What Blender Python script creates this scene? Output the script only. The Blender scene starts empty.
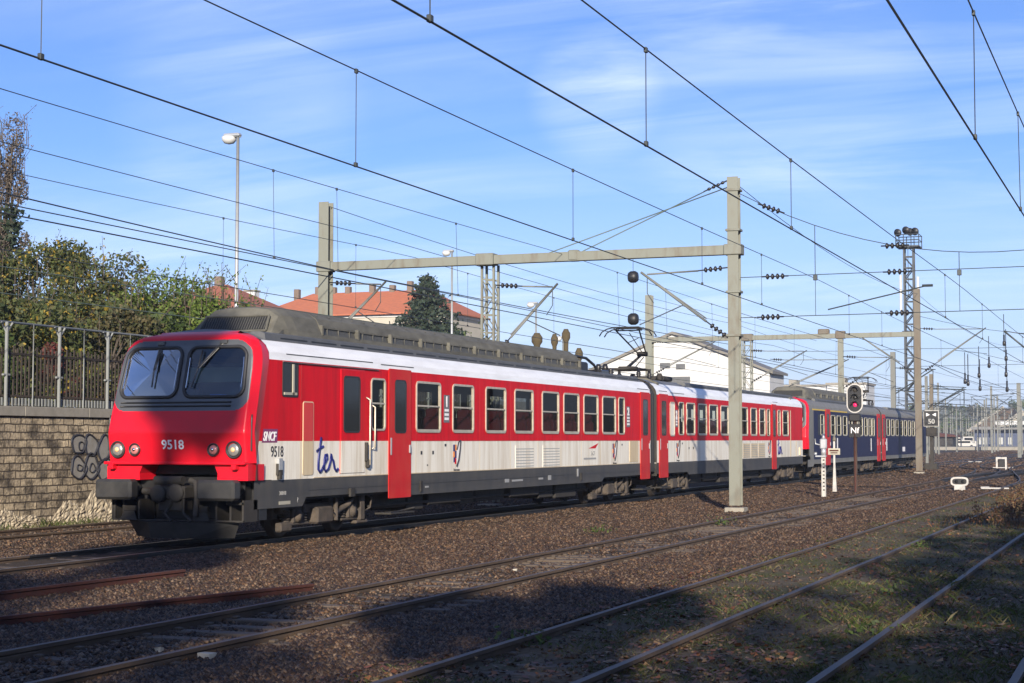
import bpy, math, random
import numpy as np
from mathutils import Vector, Matrix
random.seed(7)
SC = bpy.context.scene
# ------------------------------------------------------------------ camera
F_PX = 1664.0; CAM_H = 1.95
YAW = math.radians(21.18); PITCH = math.atan(98.5 / F_PX)
cam_d = bpy.data.cameras.new('camera'); cam = bpy.data.objects.new('camera', cam_d)
SC.collection.objects.link(cam); SC.camera = cam
cam_d.sensor_width = 36.0; cam_d.lens = 36.0 * F_PX / 1024.0
cam_d.clip_start = 0.1; cam_d.clip_end = 6000
cam.location = (0, 0, CAM_H); cam.rotation_euler = (math.pi / 2 + PITCH, 0, YAW)
# ------------------------------------------------------------------ sky and sun
SUN_EL = math.radians(17.0); SUN_AZ = math.atan2(0.335, -0.942)      # azimuth from +Y towards +X
w = bpy.data.worlds.new('World'); SC.world = w; w.use_nodes = True
nt = w.node_tree; N = nt.nodes; L = nt.links; N.clear()
out = N.new('ShaderNodeOutputWorld'); bg = N.new('ShaderNodeBackground'); bg.inputs[1].default_value = 0.105
sky = N.new('ShaderNodeTexSky'); sky.sky_type = 'NISHITA'; sky.sun_disc = False
sky.sun_elevation = SUN_EL; sky.sun_rotation = SUN_AZ
sky.altitude = 200; sky.air_density = 1.0; sky.dust_density = 0.6; sky.ozone_density = 2.2
tc = N.new('ShaderNodeTexCoord')
def wmath(op, a, b=None):
    n = N.new('ShaderNodeMath'); n.operation = op
    for i, v in enumerate((a, b)):
        if v is None: continue
        if isinstance(v, (int, float)): n.inputs[i].default_value = v
        else: L.new(v, n.inputs[i])
    return n.outputs[0]
sep = N.new('ShaderNodeSeparateXYZ'); L.new(tc.outputs['Generated'], sep.inputs[0])
zz = wmath('ADD', wmath('MAXIMUM', sep.outputs[2], 0.0), 0.12)
comb = N.new('ShaderNodeCombineXYZ')                                    # a flat cloud layer overhead seen by direction
L.new(wmath('DIVIDE', sep.outputs[0], zz), comb.inputs[0]); L.new(wmath('DIVIDE', sep.outputs[1], zz), comb.inputs[1])
mp = N.new('ShaderNodeMapping'); L.new(comb.outputs[0], mp.inputs[0])
mp.inputs['Rotation'].default_value = (0, 0, math.radians(-32)); mp.inputs['Scale'].default_value = (0.62, 2.1, 1)
n1 = N.new('ShaderNodeTexNoise'); n1.inputs['Scale'].default_value = 1.15; n1.inputs['Detail'].default_value = 9; n1.inputs['Roughness'].default_value = 0.62; n1.inputs['Distortion'].default_value = 0.9
L.new(mp.outputs[0], n1.inputs['Vector'])
n2 = N.new('ShaderNodeTexNoise'); n2.inputs['Scale'].default_value = 0.55; n2.inputs['Detail'].default_value = 3
L.new(comb.outputs[0], n2.inputs['Vector'])
r1 = N.new('ShaderNodeMapRange'); r1.inputs[1].default_value = 0.42; r1.inputs[2].default_value = 0.72; r1.clamp = True; L.new(n1.outputs[0], r1.inputs[0])
r2 = N.new('ShaderNodeMapRange'); r2.inputs[1].default_value = 0.36; r2.inputs[2].default_value = 0.60; r2.clamp = True; L.new(n2.outputs[0], r2.inputs[0])
def puff(px, py, lo, hi, k):                                             # one denser tuft of cirrus round a direction
    x = (px - 512) / F_PX; y = -(py - 341.5) / F_PX; d = cam.rotation_euler.to_matrix() @ Vector((x, y, -1)); d.normalize()
    dn = N.new('ShaderNodeVectorMath'); dn.operation = 'DOT_PRODUCT'; L.new(tc.outputs['Generated'], dn.inputs[0]); dn.inputs[1].default_value = d
    r = N.new('ShaderNodeMapRange'); r.inputs[1].default_value = lo; r.inputs[2].default_value = hi; r.interpolation_type = 'SMOOTHSTEP'; L.new(dn.outputs['Value'], r.inputs[0])
    r3 = N.new('ShaderNodeMapRange'); r3.inputs[1].default_value = .32; r3.inputs[2].default_value = .68; L.new(n1.outputs[0], r3.inputs[0])
    return wmath('MULTIPLY', wmath('MULTIPLY', r.outputs[0], r3.outputs[0]), k)
cl = wmath('MULTIPLY', wmath('MULTIPLY', r1.outputs[0], r2.outputs[0]), 0.50)
cl = wmath('MINIMUM', wmath('ADD', wmath('ADD', cl, puff(596, 96, .9990, .99995, .5)), wmath('ADD', puff(240, 110, .9965, .9992, .16), puff(760, 45, .994, .9985, .2))), .9)
hz = N.new('ShaderNodeMapRange'); hz.inputs[1].default_value = 0.0; hz.inputs[2].default_value = 0.17; hz.inputs[3].default_value = 0.7; hz.inputs[4].default_value = 0.0; hz.clamp = True
L.new(sep.outputs[2], hz.inputs[0])
gain = N.new('ShaderNodeMix'); gain.data_type = 'RGBA'; gain.blend_type = 'MULTIPLY'; gain.inputs[0].default_value = 1.0
L.new(sky.outputs[0], gain.inputs[6]); gain.inputs[7].default_value = (0.46, 0.58, 0.92, 1)
m0 = N.new('ShaderNodeMix'); m0.data_type = 'RGBA'; L.new(hz.outputs[0], m0.inputs[0]); L.new(gain.outputs[2], m0.inputs[6]); m0.inputs[7].default_value = (4.3, 5.1, 6.9, 1)
m1 = N.new('ShaderNodeMix'); m1.data_type = 'RGBA'; L.new(cl, m1.inputs[0]); L.new(m0.outputs[2], m1.inputs[6]); m1.inputs[7].default_value = (6.0, 6.7, 8.2, 1)
L.new(m1.outputs[2], bg.inputs[0]); L.new(bg.outputs[0], out.inputs[0])
sd = bpy.data.lights.new('sun', 'SUN'); sun = bpy.data.objects.new('sun', sd); SC.collection.objects.link(sun)
sd.energy = 5.0; sd.angle = math.radians(0.53); sd.color = (1.0, 0.89, 0.74)
to_sun = Vector((math.sin(SUN_AZ) * math.cos(SUN_EL), math.cos(SUN_AZ) * math.cos(SUN_EL), math.sin(SUN_EL)))
sun.rotation_euler = to_sun.to_track_quat('Z', 'Y').to_euler(); sun.location = (20, -40, 40)
SC.view_settings.view_transform = 'Standard'; SC.view_settings.look = 'None'
SC.view_settings.exposure = 0.78; SC.view_settings.gamma = 1.0; SC.view_settings.use_curve_mapping = False

# ------------------------------------------------------------------ helpers
def col_link(o): SC.collection.objects.link(o)
def at(px, py, X=None, Y=None, Z=None):
    """where a sight line of the survey photograph meets a known plane"""
    x = (px - 512) / F_PX; y = -(py - 341.5) / F_PX
    sA, cA, sP, cP = math.sin(YAW), math.cos(YAW), math.sin(PITCH), math.cos(PITCH)
    d = (-sA * cP + x * cA + y * sA * sP, cA * cP + x * sA - y * cA * sP, sP + y * cP)
    t = X / d[0] if X is not None else Y / d[1] if Y is not None else (Z - CAM_H) / d[2]
    return Vector((d[0] * t, d[1] * t, CAM_H + d[2] * t))
class MB:
    def __init__(s): s.v = []; s.f = []; s.m = []; s.sm = []; s.mi = 0; s.smooth = False
    def add(s, vs, fs):
        b = len(s.v); s.v += [tuple(v) for v in vs]
        for f in fs: s.f.append(tuple(b + i for i in f)); s.m.append(s.mi); s.sm.append(s.smooth)
        return s
    def box(s, x0, x1, y0, y1, z0, z1):
        vs = [(x, y, z) for z in (z0, z1) for y in (y0, y1) for x in (x0, x1)]
        return s.add(vs, [(0, 2, 3, 1), (4, 5, 7, 6), (0, 1, 5, 4), (2, 6, 7, 3), (0, 4, 6, 2), (1, 3, 7, 5)])
    def cbox(s, x0, x1, y0, y1, z0, z1, c=0.01):
        """box with chamfered edges"""
        bm_pts = []
        vs = []; idx = {}
        for sx in (0, 1):
            for sy in (0, 1):
                for sz in (0, 1):
                    for ax in range(3):
                        p = [(x0, x1)[sx], (y0, y1)[sy], (z0, z1)[sz]]
                        for k, q in enumerate((sx, sy, sz)):
                            if k != ax: p[k] += -c if q else c
                        idx[(sx, sy, sz, ax)] = len(vs); vs.append(p)
        I = lambda a, b, d, ax: idx[(a, b, d, ax)]
        fs = []
        for q in (0, 1):
            fx = [I(q, 0, 0, 0), I(q, 1, 0, 0), I(q, 1, 1, 0), I(q, 0, 1, 0)]; fs.append(fx if q else fx[::-1])
            fy = [I(0, q, 0, 1), I(1, q, 0, 1), I(1, q, 1, 1), I(0, q, 1, 1)]; fs.append(fy[::-1] if q else fy)
            fz = [I(0, 0, q, 2), I(1, 0, q, 2), I(1, 1, q, 2), I(0, 1, q, 2)]; fs.append(fz if q else fz[::-1])
        for a in (0, 1):
            for b in (0, 1):
                fs.append([I(a, b, 0, 0), I(a, b, 1, 0), I(a, b, 1, 1), I(a, b, 0, 1)])
                fs.append([I(a, 0, b, 0), I(a, 1, b, 0), I(a, 1, b, 2), I(a, 0, b, 2)])
                fs.append([I(0, a, b, 1), I(1, a, b, 1), I(1, a, b, 2), I(0, a, b, 2)])
                for d in (0, 1): fs.append([I(a, b, d, 0), I(a, b, d, 1), I(a, b, d, 2)])
        cen = Vector(((x0 + x1) / 2, (y0 + y1) / 2, (z0 + z1) / 2)); V = [Vector(v) for v in vs]; fix = []
        for f in fs:
            n = (V[f[1]] - V[f[0]]).cross(V[f[2]] - V[f[0]]); c0 = sum((V[i] for i in f), Vector()) / len(f)
            fix.append(tuple(f) if n.dot(c0 - cen) > 0 else tuple(f[::-1]))
        return s.add(vs, fix)
    def tube(s, p0, p1, r, n=8, r1=None, caps=True):
        return s.path([p0, p1], r, n, r1, caps)
    def path(s, pts, r, n=8, r1=None, caps=True):
        pts = [Vector(p) for p in pts]; r1 = r if r1 is None else r1; k = len(pts); vs = []; fs = []
        up = None
        for i, p in enumerate(pts):
            d = (pts[min(i + 1, k - 1)] - pts[max(i - 1, 0)]).normalized()
            if up is None: up = Vector((0, 0, 1)) if abs(d.z) < 0.9 else Vector((1, 0, 0))
            a = d.cross(up).normalized(); b = a.cross(d).normalized(); up = b
            rr = r + (r1 - r) * i / max(1, k - 1)
            for j in range(n):
                t = 2 * math.pi * j / n; vs.append(p + a * (rr * math.cos(t)) + b * (rr * math.sin(t)))
        for i in range(k - 1):
            for j in range(n):
                fs.append((i * n + j, i * n + j + n, i * n + (j + 1) % n + n, i * n + (j + 1) % n)[::-1])
        o = s.smooth; s.smooth = n > 5; s.add(vs, fs); s.smooth = o
        if caps:
            b0 = len(s.v) - len(vs)
            s.f.append(tuple(b0 + j for j in range(n))); s.m.append(s.mi); s.sm.append(False)
            s.f.append(tuple(b0 + (k - 1) * n + n - 1 - j for j in range(n))); s.m.append(s.mi); s.sm.append(False)
        return s
    def lathe(s, prof, org, axis, n=16):
        """prof: (radius, height) along axis from org"""
        ax = Vector(axis).normalized(); u = Vector((0, 0, 1)) if abs(ax.z) < 0.9 else Vector((1, 0, 0))
        a = ax.cross(u).normalized(); b = a.cross(ax); org = Vector(org); vs = []; fs = []
        for r, h in prof:
            for j in range(n):
                t = 2 * math.pi * j / n; vs.append(org + ax * h + a * (r * math.cos(t)) + b * (r * math.sin(t)))
        for i in range(len(prof) - 1):
            for j in range(n): fs.append((i * n + j, i * n + (j + 1) % n, i * n + n + (j + 1) % n, i * n + n + j))
        fs.append(tuple(range(n))[::-1]); fs.append(tuple((len(prof) - 1) * n + j for j in range(n)))
        o = s.smooth; s.smooth = True; s.add(vs, fs); s.smooth = o
        return s
    def extrude(s, prof, y0, y1, axis='Y', closed=True, caps=True):
        """2-D profile (a, b) swept along an axis: Y -> (a, y, b), X -> (x, a, b), Z -> (a, b, z)"""
        P = {'Y': lambda a, b, t: (a, t, b), 'X': lambda a, b, t: (t, a, b), 'Z': lambda a, b, t: (a, b, t)}[axis]
        n = len(prof); vs = [P(a, b, y0) for a, b in prof] + [P(a, b, y1) for a, b in prof]
        fs = [(i, (i + 1) % n, (i + 1) % n + n, i + n) for i in range(n if closed else n - 1)]
        if caps and closed: fs += [tuple(range(n))[::-1], tuple(range(n, 2 * n))]
        return s.add(vs, fs)
    def build(s, name, mats, parent=None, loc=None):
        me = bpy.data.meshes.new(name); me.from_pydata(s.v, [], s.f); me.update()
        mats = mats if isinstance(mats, (list, tuple)) else [mats]
        for m in mats: me.materials.append(m)
        me.polygons.foreach_set('material_index', s.m); me.polygons.foreach_set('use_smooth', s.sm); me.update()
        o = bpy.data.objects.new(name, me); col_link(o)
        if parent: o.parent = parent
        if loc: o.location = loc
        return o
def tag(o, label=None, cat=None, group=None, kind=None):
    for k, v in (('label', label), ('category', cat), ('group', group), ('kind', kind)):
        if v: o[k] = v
    return o
def thing(name, label, cat, group=None, loc=(0, 0, 0)):
    o = bpy.data.objects.new(name, None); col_link(o); o.location = loc; o.empty_display_size = 0.3
    return tag(o, label, cat, group)
def copy_part(o, parent, loc=None):
    c = o.copy(); col_link(c); c.parent = parent
    if loc is not None: c.location = loc
    return c
def text_mesh(name, txt, m, parent, size, place, sx=1.0, bold=0.0, ext=0.003, shear=0.0, align='CENTER'):
    cu = bpy.data.curves.new('txt', 'FONT'); cu.body = txt; cu.size = size; cu.extrude = ext; cu.offset = bold; cu.shear = shear
    cu.align_x = align; cu.align_y = 'CENTER'; cu.resolution_u = 3
    tmp = bpy.data.objects.new('txt', cu); col_link(tmp); dg = bpy.context.evaluated_depsgraph_get(); dg.update()
    me = bpy.data.meshes.new_from_object(tmp.evaluated_get(dg)); bpy.data.objects.remove(tmp)
    me.transform(place @ Matrix.Diagonal((sx, 1, 1, 1))); me.materials.clear(); me.materials.append(m)
    for p in me.polygons: p.material_index = 0
    o = bpy.data.objects.new(name, me); col_link(o); o.parent = parent
    return o
# lettering that faces +X (train side): text right = +Y ; lettering that faces -Y (front): text right = +X
def face_px(x, y, z): return Matrix.Translation((x, y, z)) @ Matrix(((0, 0, 1, 0), (1, 0, 0, 0), (0, 1, 0, 0), (0, 0, 0, 1)))
def face_my(x, y, z): return Matrix.Translation((x, y, z)) @ Matrix(((1, 0, 0, 0), (0, 0, -1, 0), (0, 1, 0, 0), (0, 0, 0, 1)))

# ------------------------------------------------------------------ materials
M = {}
def mat(name, c, rough=0.6, metal=0.0, c2=None, scale=4.0, amt=0.5, stretch=(1, 1, 1), bump=0.0, bscale=None, detail=5, spec=0.5, back=None, coat=0.0, lo=0.35, hi=0.7):
    m = bpy.data.materials.new(name); m.use_nodes = True; nt = m.node_tree; b = nt.nodes['Principled BSDF']; l = nt.links
    b.inputs['Roughness'].default_value = rough; b.inputs['Metallic'].default_value = metal; b.inputs['Specular IOR Level'].default_value = spec
    b.inputs['Coat Weight'].default_value = coat; b.inputs['Coat Roughness'].default_value = 0.12
    c = tuple(c) + (1,); b.inputs['Base Color'].default_value = c; src = None
    if c2 or bump:
        t = nt.nodes.new('ShaderNodeTexCoord'); mp = nt.nodes.new('ShaderNodeMapping'); mp.inputs['Scale'].default_value = stretch
        l.new(t.outputs['Object'], mp.inputs[0])
        nz = nt.nodes.new('ShaderNodeTexNoise'); nz.inputs['Scale'].default_value = scale; nz.inputs['Detail'].default_value = detail; nz.inputs['Roughness'].default_value = 0.6
        l.new(mp.outputs[0], nz.inputs['Vector'])
    if c2:
        mr = nt.nodes.new('ShaderNodeMapRange'); mr.inputs[1].default_value = lo; mr.inputs[2].default_value = hi; mr.inputs[4].default_value = amt
        l.new(nz.outputs[0], mr.inputs[0])
        mx = nt.nodes.new('ShaderNodeMix'); mx.data_type = 'RGBA'; l.new(mr.outputs[0], mx.inputs[0])
        mx.inputs[6].default_value = c; mx.inputs[7].default_value = tuple(c2) + (1,); src = mx.outputs[2]
        l.new(src, b.inputs['Base Color'])
    if back is not None:
        g = nt.nodes.new('ShaderNodeNewGeometry'); mb = nt.nodes.new('ShaderNodeMix'); mb.data_type = 'RGBA'; l.new(g.outputs['Backfacing'], mb.inputs[0])
        mb.inputs[6].default_value = c; mb.inputs[7].default_value = tuple(back) + (1,)
        if src: l.new(src, mb.inputs[6])
        l.new(mb.outputs[2], b.inputs['Base Color'])
    if bump:
        if bscale:
            nb = nt.nodes.new('ShaderNodeTexNoise'); nb.inputs['Scale'].default_value = bscale; nb.inputs['Detail'].default_value = 4; l.new(mp.outputs[0], nb.inputs['Vector'])
        else: nb = nz
        bp = nt.nodes.new('ShaderNodeBump'); bp.inputs['Strength'].default_value = min(1.0, bump); bp.inputs['Distance'].default_value = 0.02
        l.new(nb.outputs[0], bp.inputs['Height']); l.new(bp.outputs[0], b.inputs['Normal'])
    M[name] = m; return m
def leaf_mat(name, cols, trans=0.25):
    """a different leaf colour on every leaf"""
    m = bpy.data.materials.new(name); m.use_nodes = True; nt = m.node_tree; b = nt.nodes['Principled BSDF']; l = nt.links
    g = nt.nodes.new('ShaderNodeNewGeometry'); cr = nt.nodes.new('ShaderNodeValToRGB'); l.new(g.outputs['Random Per Island'], cr.inputs[0])
    cr.color_ramp.interpolation = 'CONSTANT'; e = cr.color_ramp.elements
    while len(e) < len(cols): e.new(0.5)
    for i, c in enumerate(cols): e[i].position = i / len(cols); e[i].color = tuple(c) + (1,)
    b.inputs['Roughness'].default_value = 0.6; b.inputs['Specular IOR Level'].default_value = 0.3; l.new(cr.outputs[0], b.inputs['Base Color'])
    tr = nt.nodes.new('ShaderNodeBsdfTranslucent'); l.new(cr.outputs[0], tr.inputs[0])
    mx = nt.nodes.new('ShaderNodeMixShader'); mx.inputs[0].default_value = trans
    l.new(b.outputs[0], mx.inputs[1]); l.new(tr.outputs[0], mx.inputs[2]); l.new(mx.outputs[0], nt.nodes['Material Output'].inputs[0])
    M[name] = m; return m
def glass_mat(name, tint, refl=1.0, rough=0.02):
    m = bpy.data.materials.new(name); m.use_nodes = True; nt = m.node_tree; l = nt.links; nt.nodes.remove(nt.nodes['Principled BSDF'])
    fr = nt.nodes.new('ShaderNodeFresnel'); fr.inputs[0].default_value = 1.5
    ml = nt.nodes.new('ShaderNodeMath'); ml.operation = 'MULTIPLY'; ml.inputs[1].default_value = refl; l.new(fr.outputs[0], ml.inputs[0])
    t = nt.nodes.new('ShaderNodeBsdfTransparent'); t.inputs[0].default_value = tuple(tint) + (1,)
    g = nt.nodes.new('ShaderNodeBsdfGlossy'); g.inputs['Roughness'].default_value = rough
    mx = nt.nodes.new('ShaderNodeMixShader'); l.new(ml.outputs[0], mx.inputs[0]); l.new(t.outputs[0], mx.inputs[1]); l.new(g.outputs[0], mx.inputs[2])
    l.new(mx.outputs[0], nt.nodes['Material Output'].inputs[0]); M[name] = m; return m
def emit_mat(name, c, s):
    m = bpy.data.materials.new(name); m.use_nodes = True; b = m.node_tree.nodes['Principled BSDF']
    b.inputs['Base Color'].default_value = tuple(c) + (1,); b.inputs['Emission Color'].default_value = tuple(c) + (1,); b.inputs['Emission Strength'].default_value = s
    M[name] = m; return m
LIN = (0.16, 0.15, 0.13)
mat('red', (0.58, 0.003, 0.011), 0.5, c2=(0.33, 0.006, 0.010), scale=2.2, amt=0.8, stretch=(1, 2.2, .22), lo=.45, hi=.8, back=LIN, spec=.15, bump=0.03, bscale=6)
mat('red_front', (0.62, 0.006, 0.02), 0.35, c2=(0.5, 0.01, 0.02), scale=3, amt=0.6, back=(0.05, 0.05, 0.05), spec=.3, coat=0.08)
mat('door_red', (0.50, 0.010, 0.016), 0.5, c2=(0.48, 0.05, 0.035), scale=2.0, amt=0.7, stretch=(1, 1.5, .5), spec=.15)
mat('cream', (0.80, 0.765, 0.67), 0.42, c2=(0.46, 0.37, 0.24), scale=1.9, amt=0.85, stretch=(1, 2.6, .2), back=LIN, lo=0.42, hi=0.8, bump=0.03, bscale=5)
mat('white', (0.80, 0.81, 0.82), 0.38, c2=(0.60, 0.60, 0.60), scale=2.0, amt=0.7, stretch=(1, .5, 3), back=LIN, lo=0.4, hi=0.8)
mat('skirt', (0.045, 0.045, 0.045), 0.6, c2=(0.08, 0.073, 0.062), scale=1.6, amt=0.7, stretch=(1, 2, .6), back=LIN)
mat('roof_grey', (0.125, 0.13, 0.14), 0.6, c2=(0.18, 0.175, 0.165), scale=3, amt=0.8, back=LIN)
mat('roof_dark', (0.075, 0.08, 0.088), 0.6, c2=(0.12, 0.12, 0.115), scale=3, amt=0.7)
mat('hump', (0.125, 0.12, 0.098), 0.8, c2=(0.06, 0.058, 0.048), scale=2.5, amt=0.9, stretch=(1, .7, 1.6), bump=0.15, bscale=14)
mat('vent', (0.055, 0.056, 0.052), 0.6, c2=(0.10, 0.095, 0.08), scale=6, amt=0.7, stretch=(1, 4, .5))
mat('surround', (0.085, 0.09, 0.095), 0.35, metal=0.3, c2=(0.13, 0.135, 0.14), scale=3, amt=0.6, coat=0.2, back=(0.03, 0.03, 0.03))
mat('blue', (0.009, 0.011, 0.050), 0.5, c2=(0.016, 0.018, 0.06), scale=2, amt=0.8, back=LIN, spec=.15)
mat('car_grey', (0.19, 0.185, 0.17), 0.6, c2=(0.12, 0.115, 0.10), scale=2, amt=0.7, stretch=(1, 1.5, .4), back=LIN)
mat('yellow', (0.62, 0.42, 0.05), 0.5)
mat('alu', (0.56, 0.50, 0.40), 0.38, metal=0.35, c2=(0.36, 0.32, 0.25), scale=7, amt=0.7)
mat('frame_cream', (0.36, 0.345, 0.28), 0.5, c2=(0.36, 0.33, 0.25), scale=4, amt=0.7)
mat('rubber', (0.018, 0.018, 0.02), 0.55)
mat('black', (0.012, 0.012, 0.013), 0.5)
mat('under', (0.02, 0.018, 0.016), 0.8, c2=(0.042, 0.036, 0.03), scale=5, amt=0.7)
mat('bogie', (0.085, 0.066, 0.05), 0.85, c2=(0.035, 0.03, 0.026), scale=5, amt=0.9, bump=0.2, bscale=20)
mat('buffer', (0.022, 0.022, 0.022), 0.5, c2=(0.045, 0.043, 0.04), scale=6, amt=0.8)
mat('wheel', (0.05, 0.042, 0.036), 0.6, metal=0.4)
mat('chrome', (0.75, 0.76, 0.78), 0.12, metal=1.0)
mat('wiper', (0.10, 0.10, 0.10), 0.4, metal=0.5)
mat('lamp_red', (0.42, 0.16, 0.15), 0.2, coat=0.6)
mat('lamp_amber', (0.75, 0.5, 0.25), 0.25, coat=0.6)
mat('dash', (0.20, 0.30, 0.33), 0.5)
mat('cab_wall', (0.55, 0.66, 0.66), 0.6)
mat('cab_dark', (0.03, 0.045, 0.10), 0.5)
mat('blue_cloth', (0.03, 0.12, 0.5), 0.7)
mat('seat', (0.20, 0.02, 0.035), 0.8, c2=(0.10, 0.03, 0.06), scale=12)
mat('seat_frame', (0.5, 0.36, 0.08), 0.5)
mat('interior', (0.24, 0.22, 0.2), 0.7)
mat('txt_white', (0.82, 0.80, 0.80), 0.5)
mat('txt_black', (0.025, 0.025, 0.03), 0.5)
mat('txt_blue', (0.010, 0.014, 0.13), 0.45)
mat('txt_grey', (0.33, 0.33, 0.32), 0.5)
mat('panel_grey', (0.14, 0.14, 0.15), 0.5)
mat('graffiti_grey', (0.25, 0.24, 0.22), 0.8, c2=(0.15, 0.13, 0.10), scale=6)
mat('lens', (0.38, 0.37, 0.35), 0.25, metal=0.5, c2=(0.12, 0.11, 0.10), scale=22)
mat('purple', (0.20, 0.03, 0.12), 0.4)
mat('orange', (0.75, 0.25, 0.05), 0.5)
glass_mat('side_glass', (0.36, 0.40, 0.37), 0.35)
glass_mat('wind_glass', (0.50, 0.64, 0.68), 2.7)
mat('dark_glass', (0.008, 0.009, 0.010), 0.08, spec=0.22)
# outdoors
mat('strut', (0.13, 0.135, 0.125), 0.6)
mat('tower_steel', (0.045, 0.052, 0.06), 0.6)
mat('fence_steel', (0.19, 0.20, 0.195), 0.7)
mat('picket_brown', (0.045, 0.034, 0.025), 0.8)
mat('chimney_dark', (0.16, 0.12, 0.09), 0.9, c2=(0.09, 0.07, 0.06), scale=3)
mat('steel_grey', (0.165, 0.172, 0.145), 0.65, c2=(0.105, 0.078, 0.05), scale=3.5, amt=0.75, lo=.48, hi=.75, stretch=(1, 1, .3))
mat('steel_rusty', (0.13, 0.118, 0.095), 0.7, c2=(0.10, 0.07, 0.045), scale=2.5, amt=0.8, stretch=(1, 1, .3))
mat('galv', (0.42, 0.44, 0.46), 0.45, metal=0.4, c2=(0.33, 0.34, 0.35), scale=5)
mat('wire', (0.05, 0.058, 0.06), 0.5, metal=0.3)
mat('wire_green', (0.09, 0.12, 0.10), 0.6)
mat('insulator', (0.018, 0.017, 0.018), 0.3)
mat('rust', (0.075, 0.02, 0.013), 0.9, c2=(0.04, 0.015, 0.012), scale=9, amt=0.8, bump=0.2)
mat('rail_side', (0.10, 0.066, 0.042), 0.85, c2=(0.05, 0.034, 0.024), scale=6, amt=0.9, stretch=(1, .4, 1))
mat('rail_black', (0.012, 0.011, 0.011), 0.5, c2=(0.02, 0.018, 0.016), scale=6)  # near-black rail sides, also used on the switch rails
mat('rail_top', (0.40, 0.39, 0.37), 0.3, metal=0.9, c2=(0.24, 0.20, 0.16), scale=3, stretch=(1, .3, 1))
mat('rail_top_dull', (0.10, 0.082, 0.07), 0.6, spec=.35, c2=(0.055, 0.042, 0.034), scale=3, stretch=(1, .3, 1))
mat('sleeper', (0.10, 0.075, 0.055), 0.9, c2=(0.05, 0.04, 0.032), scale=8, stretch=(.4, 3, 1), bump=0.4)
mat('concrete', (0.27, 0.25, 0.21), 0.9, c2=(0.15, 0.14, 0.115), scale=4, bump=0.15, bscale=25)
mat('plaster', (0.42, 0.39, 0.325), 0.85, c2=(0.34, 0.31, 0.25), scale=0.7, amt=0.7)
mat('plaster_white', (0.52, 0.53, 0.53), 0.85, c2=(0.44, 0.44, 0.43), scale=0.35, amt=0.7)
mat('bark', (0.075, 0.06, 0.045), 0.9, c2=(0.04, 0.032, 0.026), scale=8, stretch=(3, 3, .5), bump=0.5)
mat('shutter', (0.36, 0.37, 0.36), 0.7)
mat('sign_black', (0.012, 0.012, 0.013), 0.4)
mat('paint_white', (0.44, 0.43, 0.41), 0.7, c2=(0.30, 0.28, 0.25), scale=6)
mat('rubble', (0.50, 0.43, 0.31), 0.95, c2=(0.13, 0.10, 0.07), scale=9, amt=1.0, bump=1.0, bscale=7)
emit_mat('signal_red', (0.6, 0.01, 0.09), 0.55)
leaf_mat('leaf_green', [(0.055, 0.085, 0.022), (0.075, 0.11, 0.025), (0.04, 0.065, 0.02), (0.095, 0.12, 0.03), (0.06, 0.08, 0.03)])
leaf_mat('leaf_bright', [(0.09, 0.14, 0.024), (0.12, 0.17, 0.032), (0.07, 0.11, 0.022), (0.14, 0.17, 0.045)])
leaf_mat('leaf_mixed', [(0.075, 0.09, 0.028), (0.09, 0.11, 0.03), (0.055, 0.07, 0.026), (0.11, 0.105, 0.035), (0.07, 0.085, 0.028), (0.08, 0.095, 0.028), (0.06, 0.07, 0.025), (0.085, 0.08, 0.03), (0.055, 0.07, 0.02), (0.035, 0.05, 0.02), (0.045, 0.06, 0.02), (0.28, 0.20, 0.03)])
leaf_mat('leaf_brown', [(0.07, 0.065, 0.03), (0.085, 0.07, 0.03), (0.06, 0.07, 0.03), (0.05, 0.055, 0.025), (0.095, 0.085, 0.035)])
leaf_mat('leaf_red', [(0.14, 0.035, 0.03), (0.10, 0.03, 0.025), (0.08, 0.05, 0.03)])
leaf_mat('needle', [(0.02, 0.035, 0.022), (0.03, 0.045, 0.026), (0.016, 0.028, 0.018), (0.038, 0.052, 0.03)], 0.1)
leaf_mat('twig', [(0.13, 0.105, 0.085), (0.10, 0.08, 0.065), (0.085, 0.07, 0.055)], 0.1)
leaf_mat('grass_blade', [(0.06, 0.085, 0.02), (0.075, 0.095, 0.022), (0.10, 0.09, 0.035), (0.14, 0.115, 0.055), (0.05, 0.07, 0.018)])
leaf_mat('litter', [(0.17, 0.06, 0.03), (0.22, 0.09, 0.035), (0.11, 0.045, 0.025), (0.24, 0.15, 0.07), (0.14, 0.07, 0.04)], 0.05)
leaf_mat('dry_weed', [(0.15, 0.07, 0.035), (0.11, 0.055, 0.03), (0.19, 0.13, 0.06), (0.09, 0.07, 0.03)])
leaf_mat('stone_grey', [(0.051, 0.033, 0.019), (0.049, 0.032, 0.022), (0.142, 0.092, 0.057), (0.023, 0.015, 0.011), (0.067, 0.037, 0.02), (0.112, 0.079, 0.056), (0.03, 0.016, 0.011), (0.067, 0.045, 0.03), (0.132, 0.073, 0.039), (0.026, 0.017, 0.012), (0.055, 0.032, 0.02), (0.102, 0.066, 0.04), (0.031, 0.02, 0.013), (0.11, 0.071, 0.044), (0.046, 0.03, 0.023), (0.043, 0.024, 0.013), (0.086, 0.061, 0.043), (0.061, 0.033, 0.02), (0.043, 0.029, 0.019), (0.102, 0.057, 0.03), (0.051, 0.035, 0.025), (0.036, 0.02, 0.013), (0.157, 0.109, 0.073)], 0.0)
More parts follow.
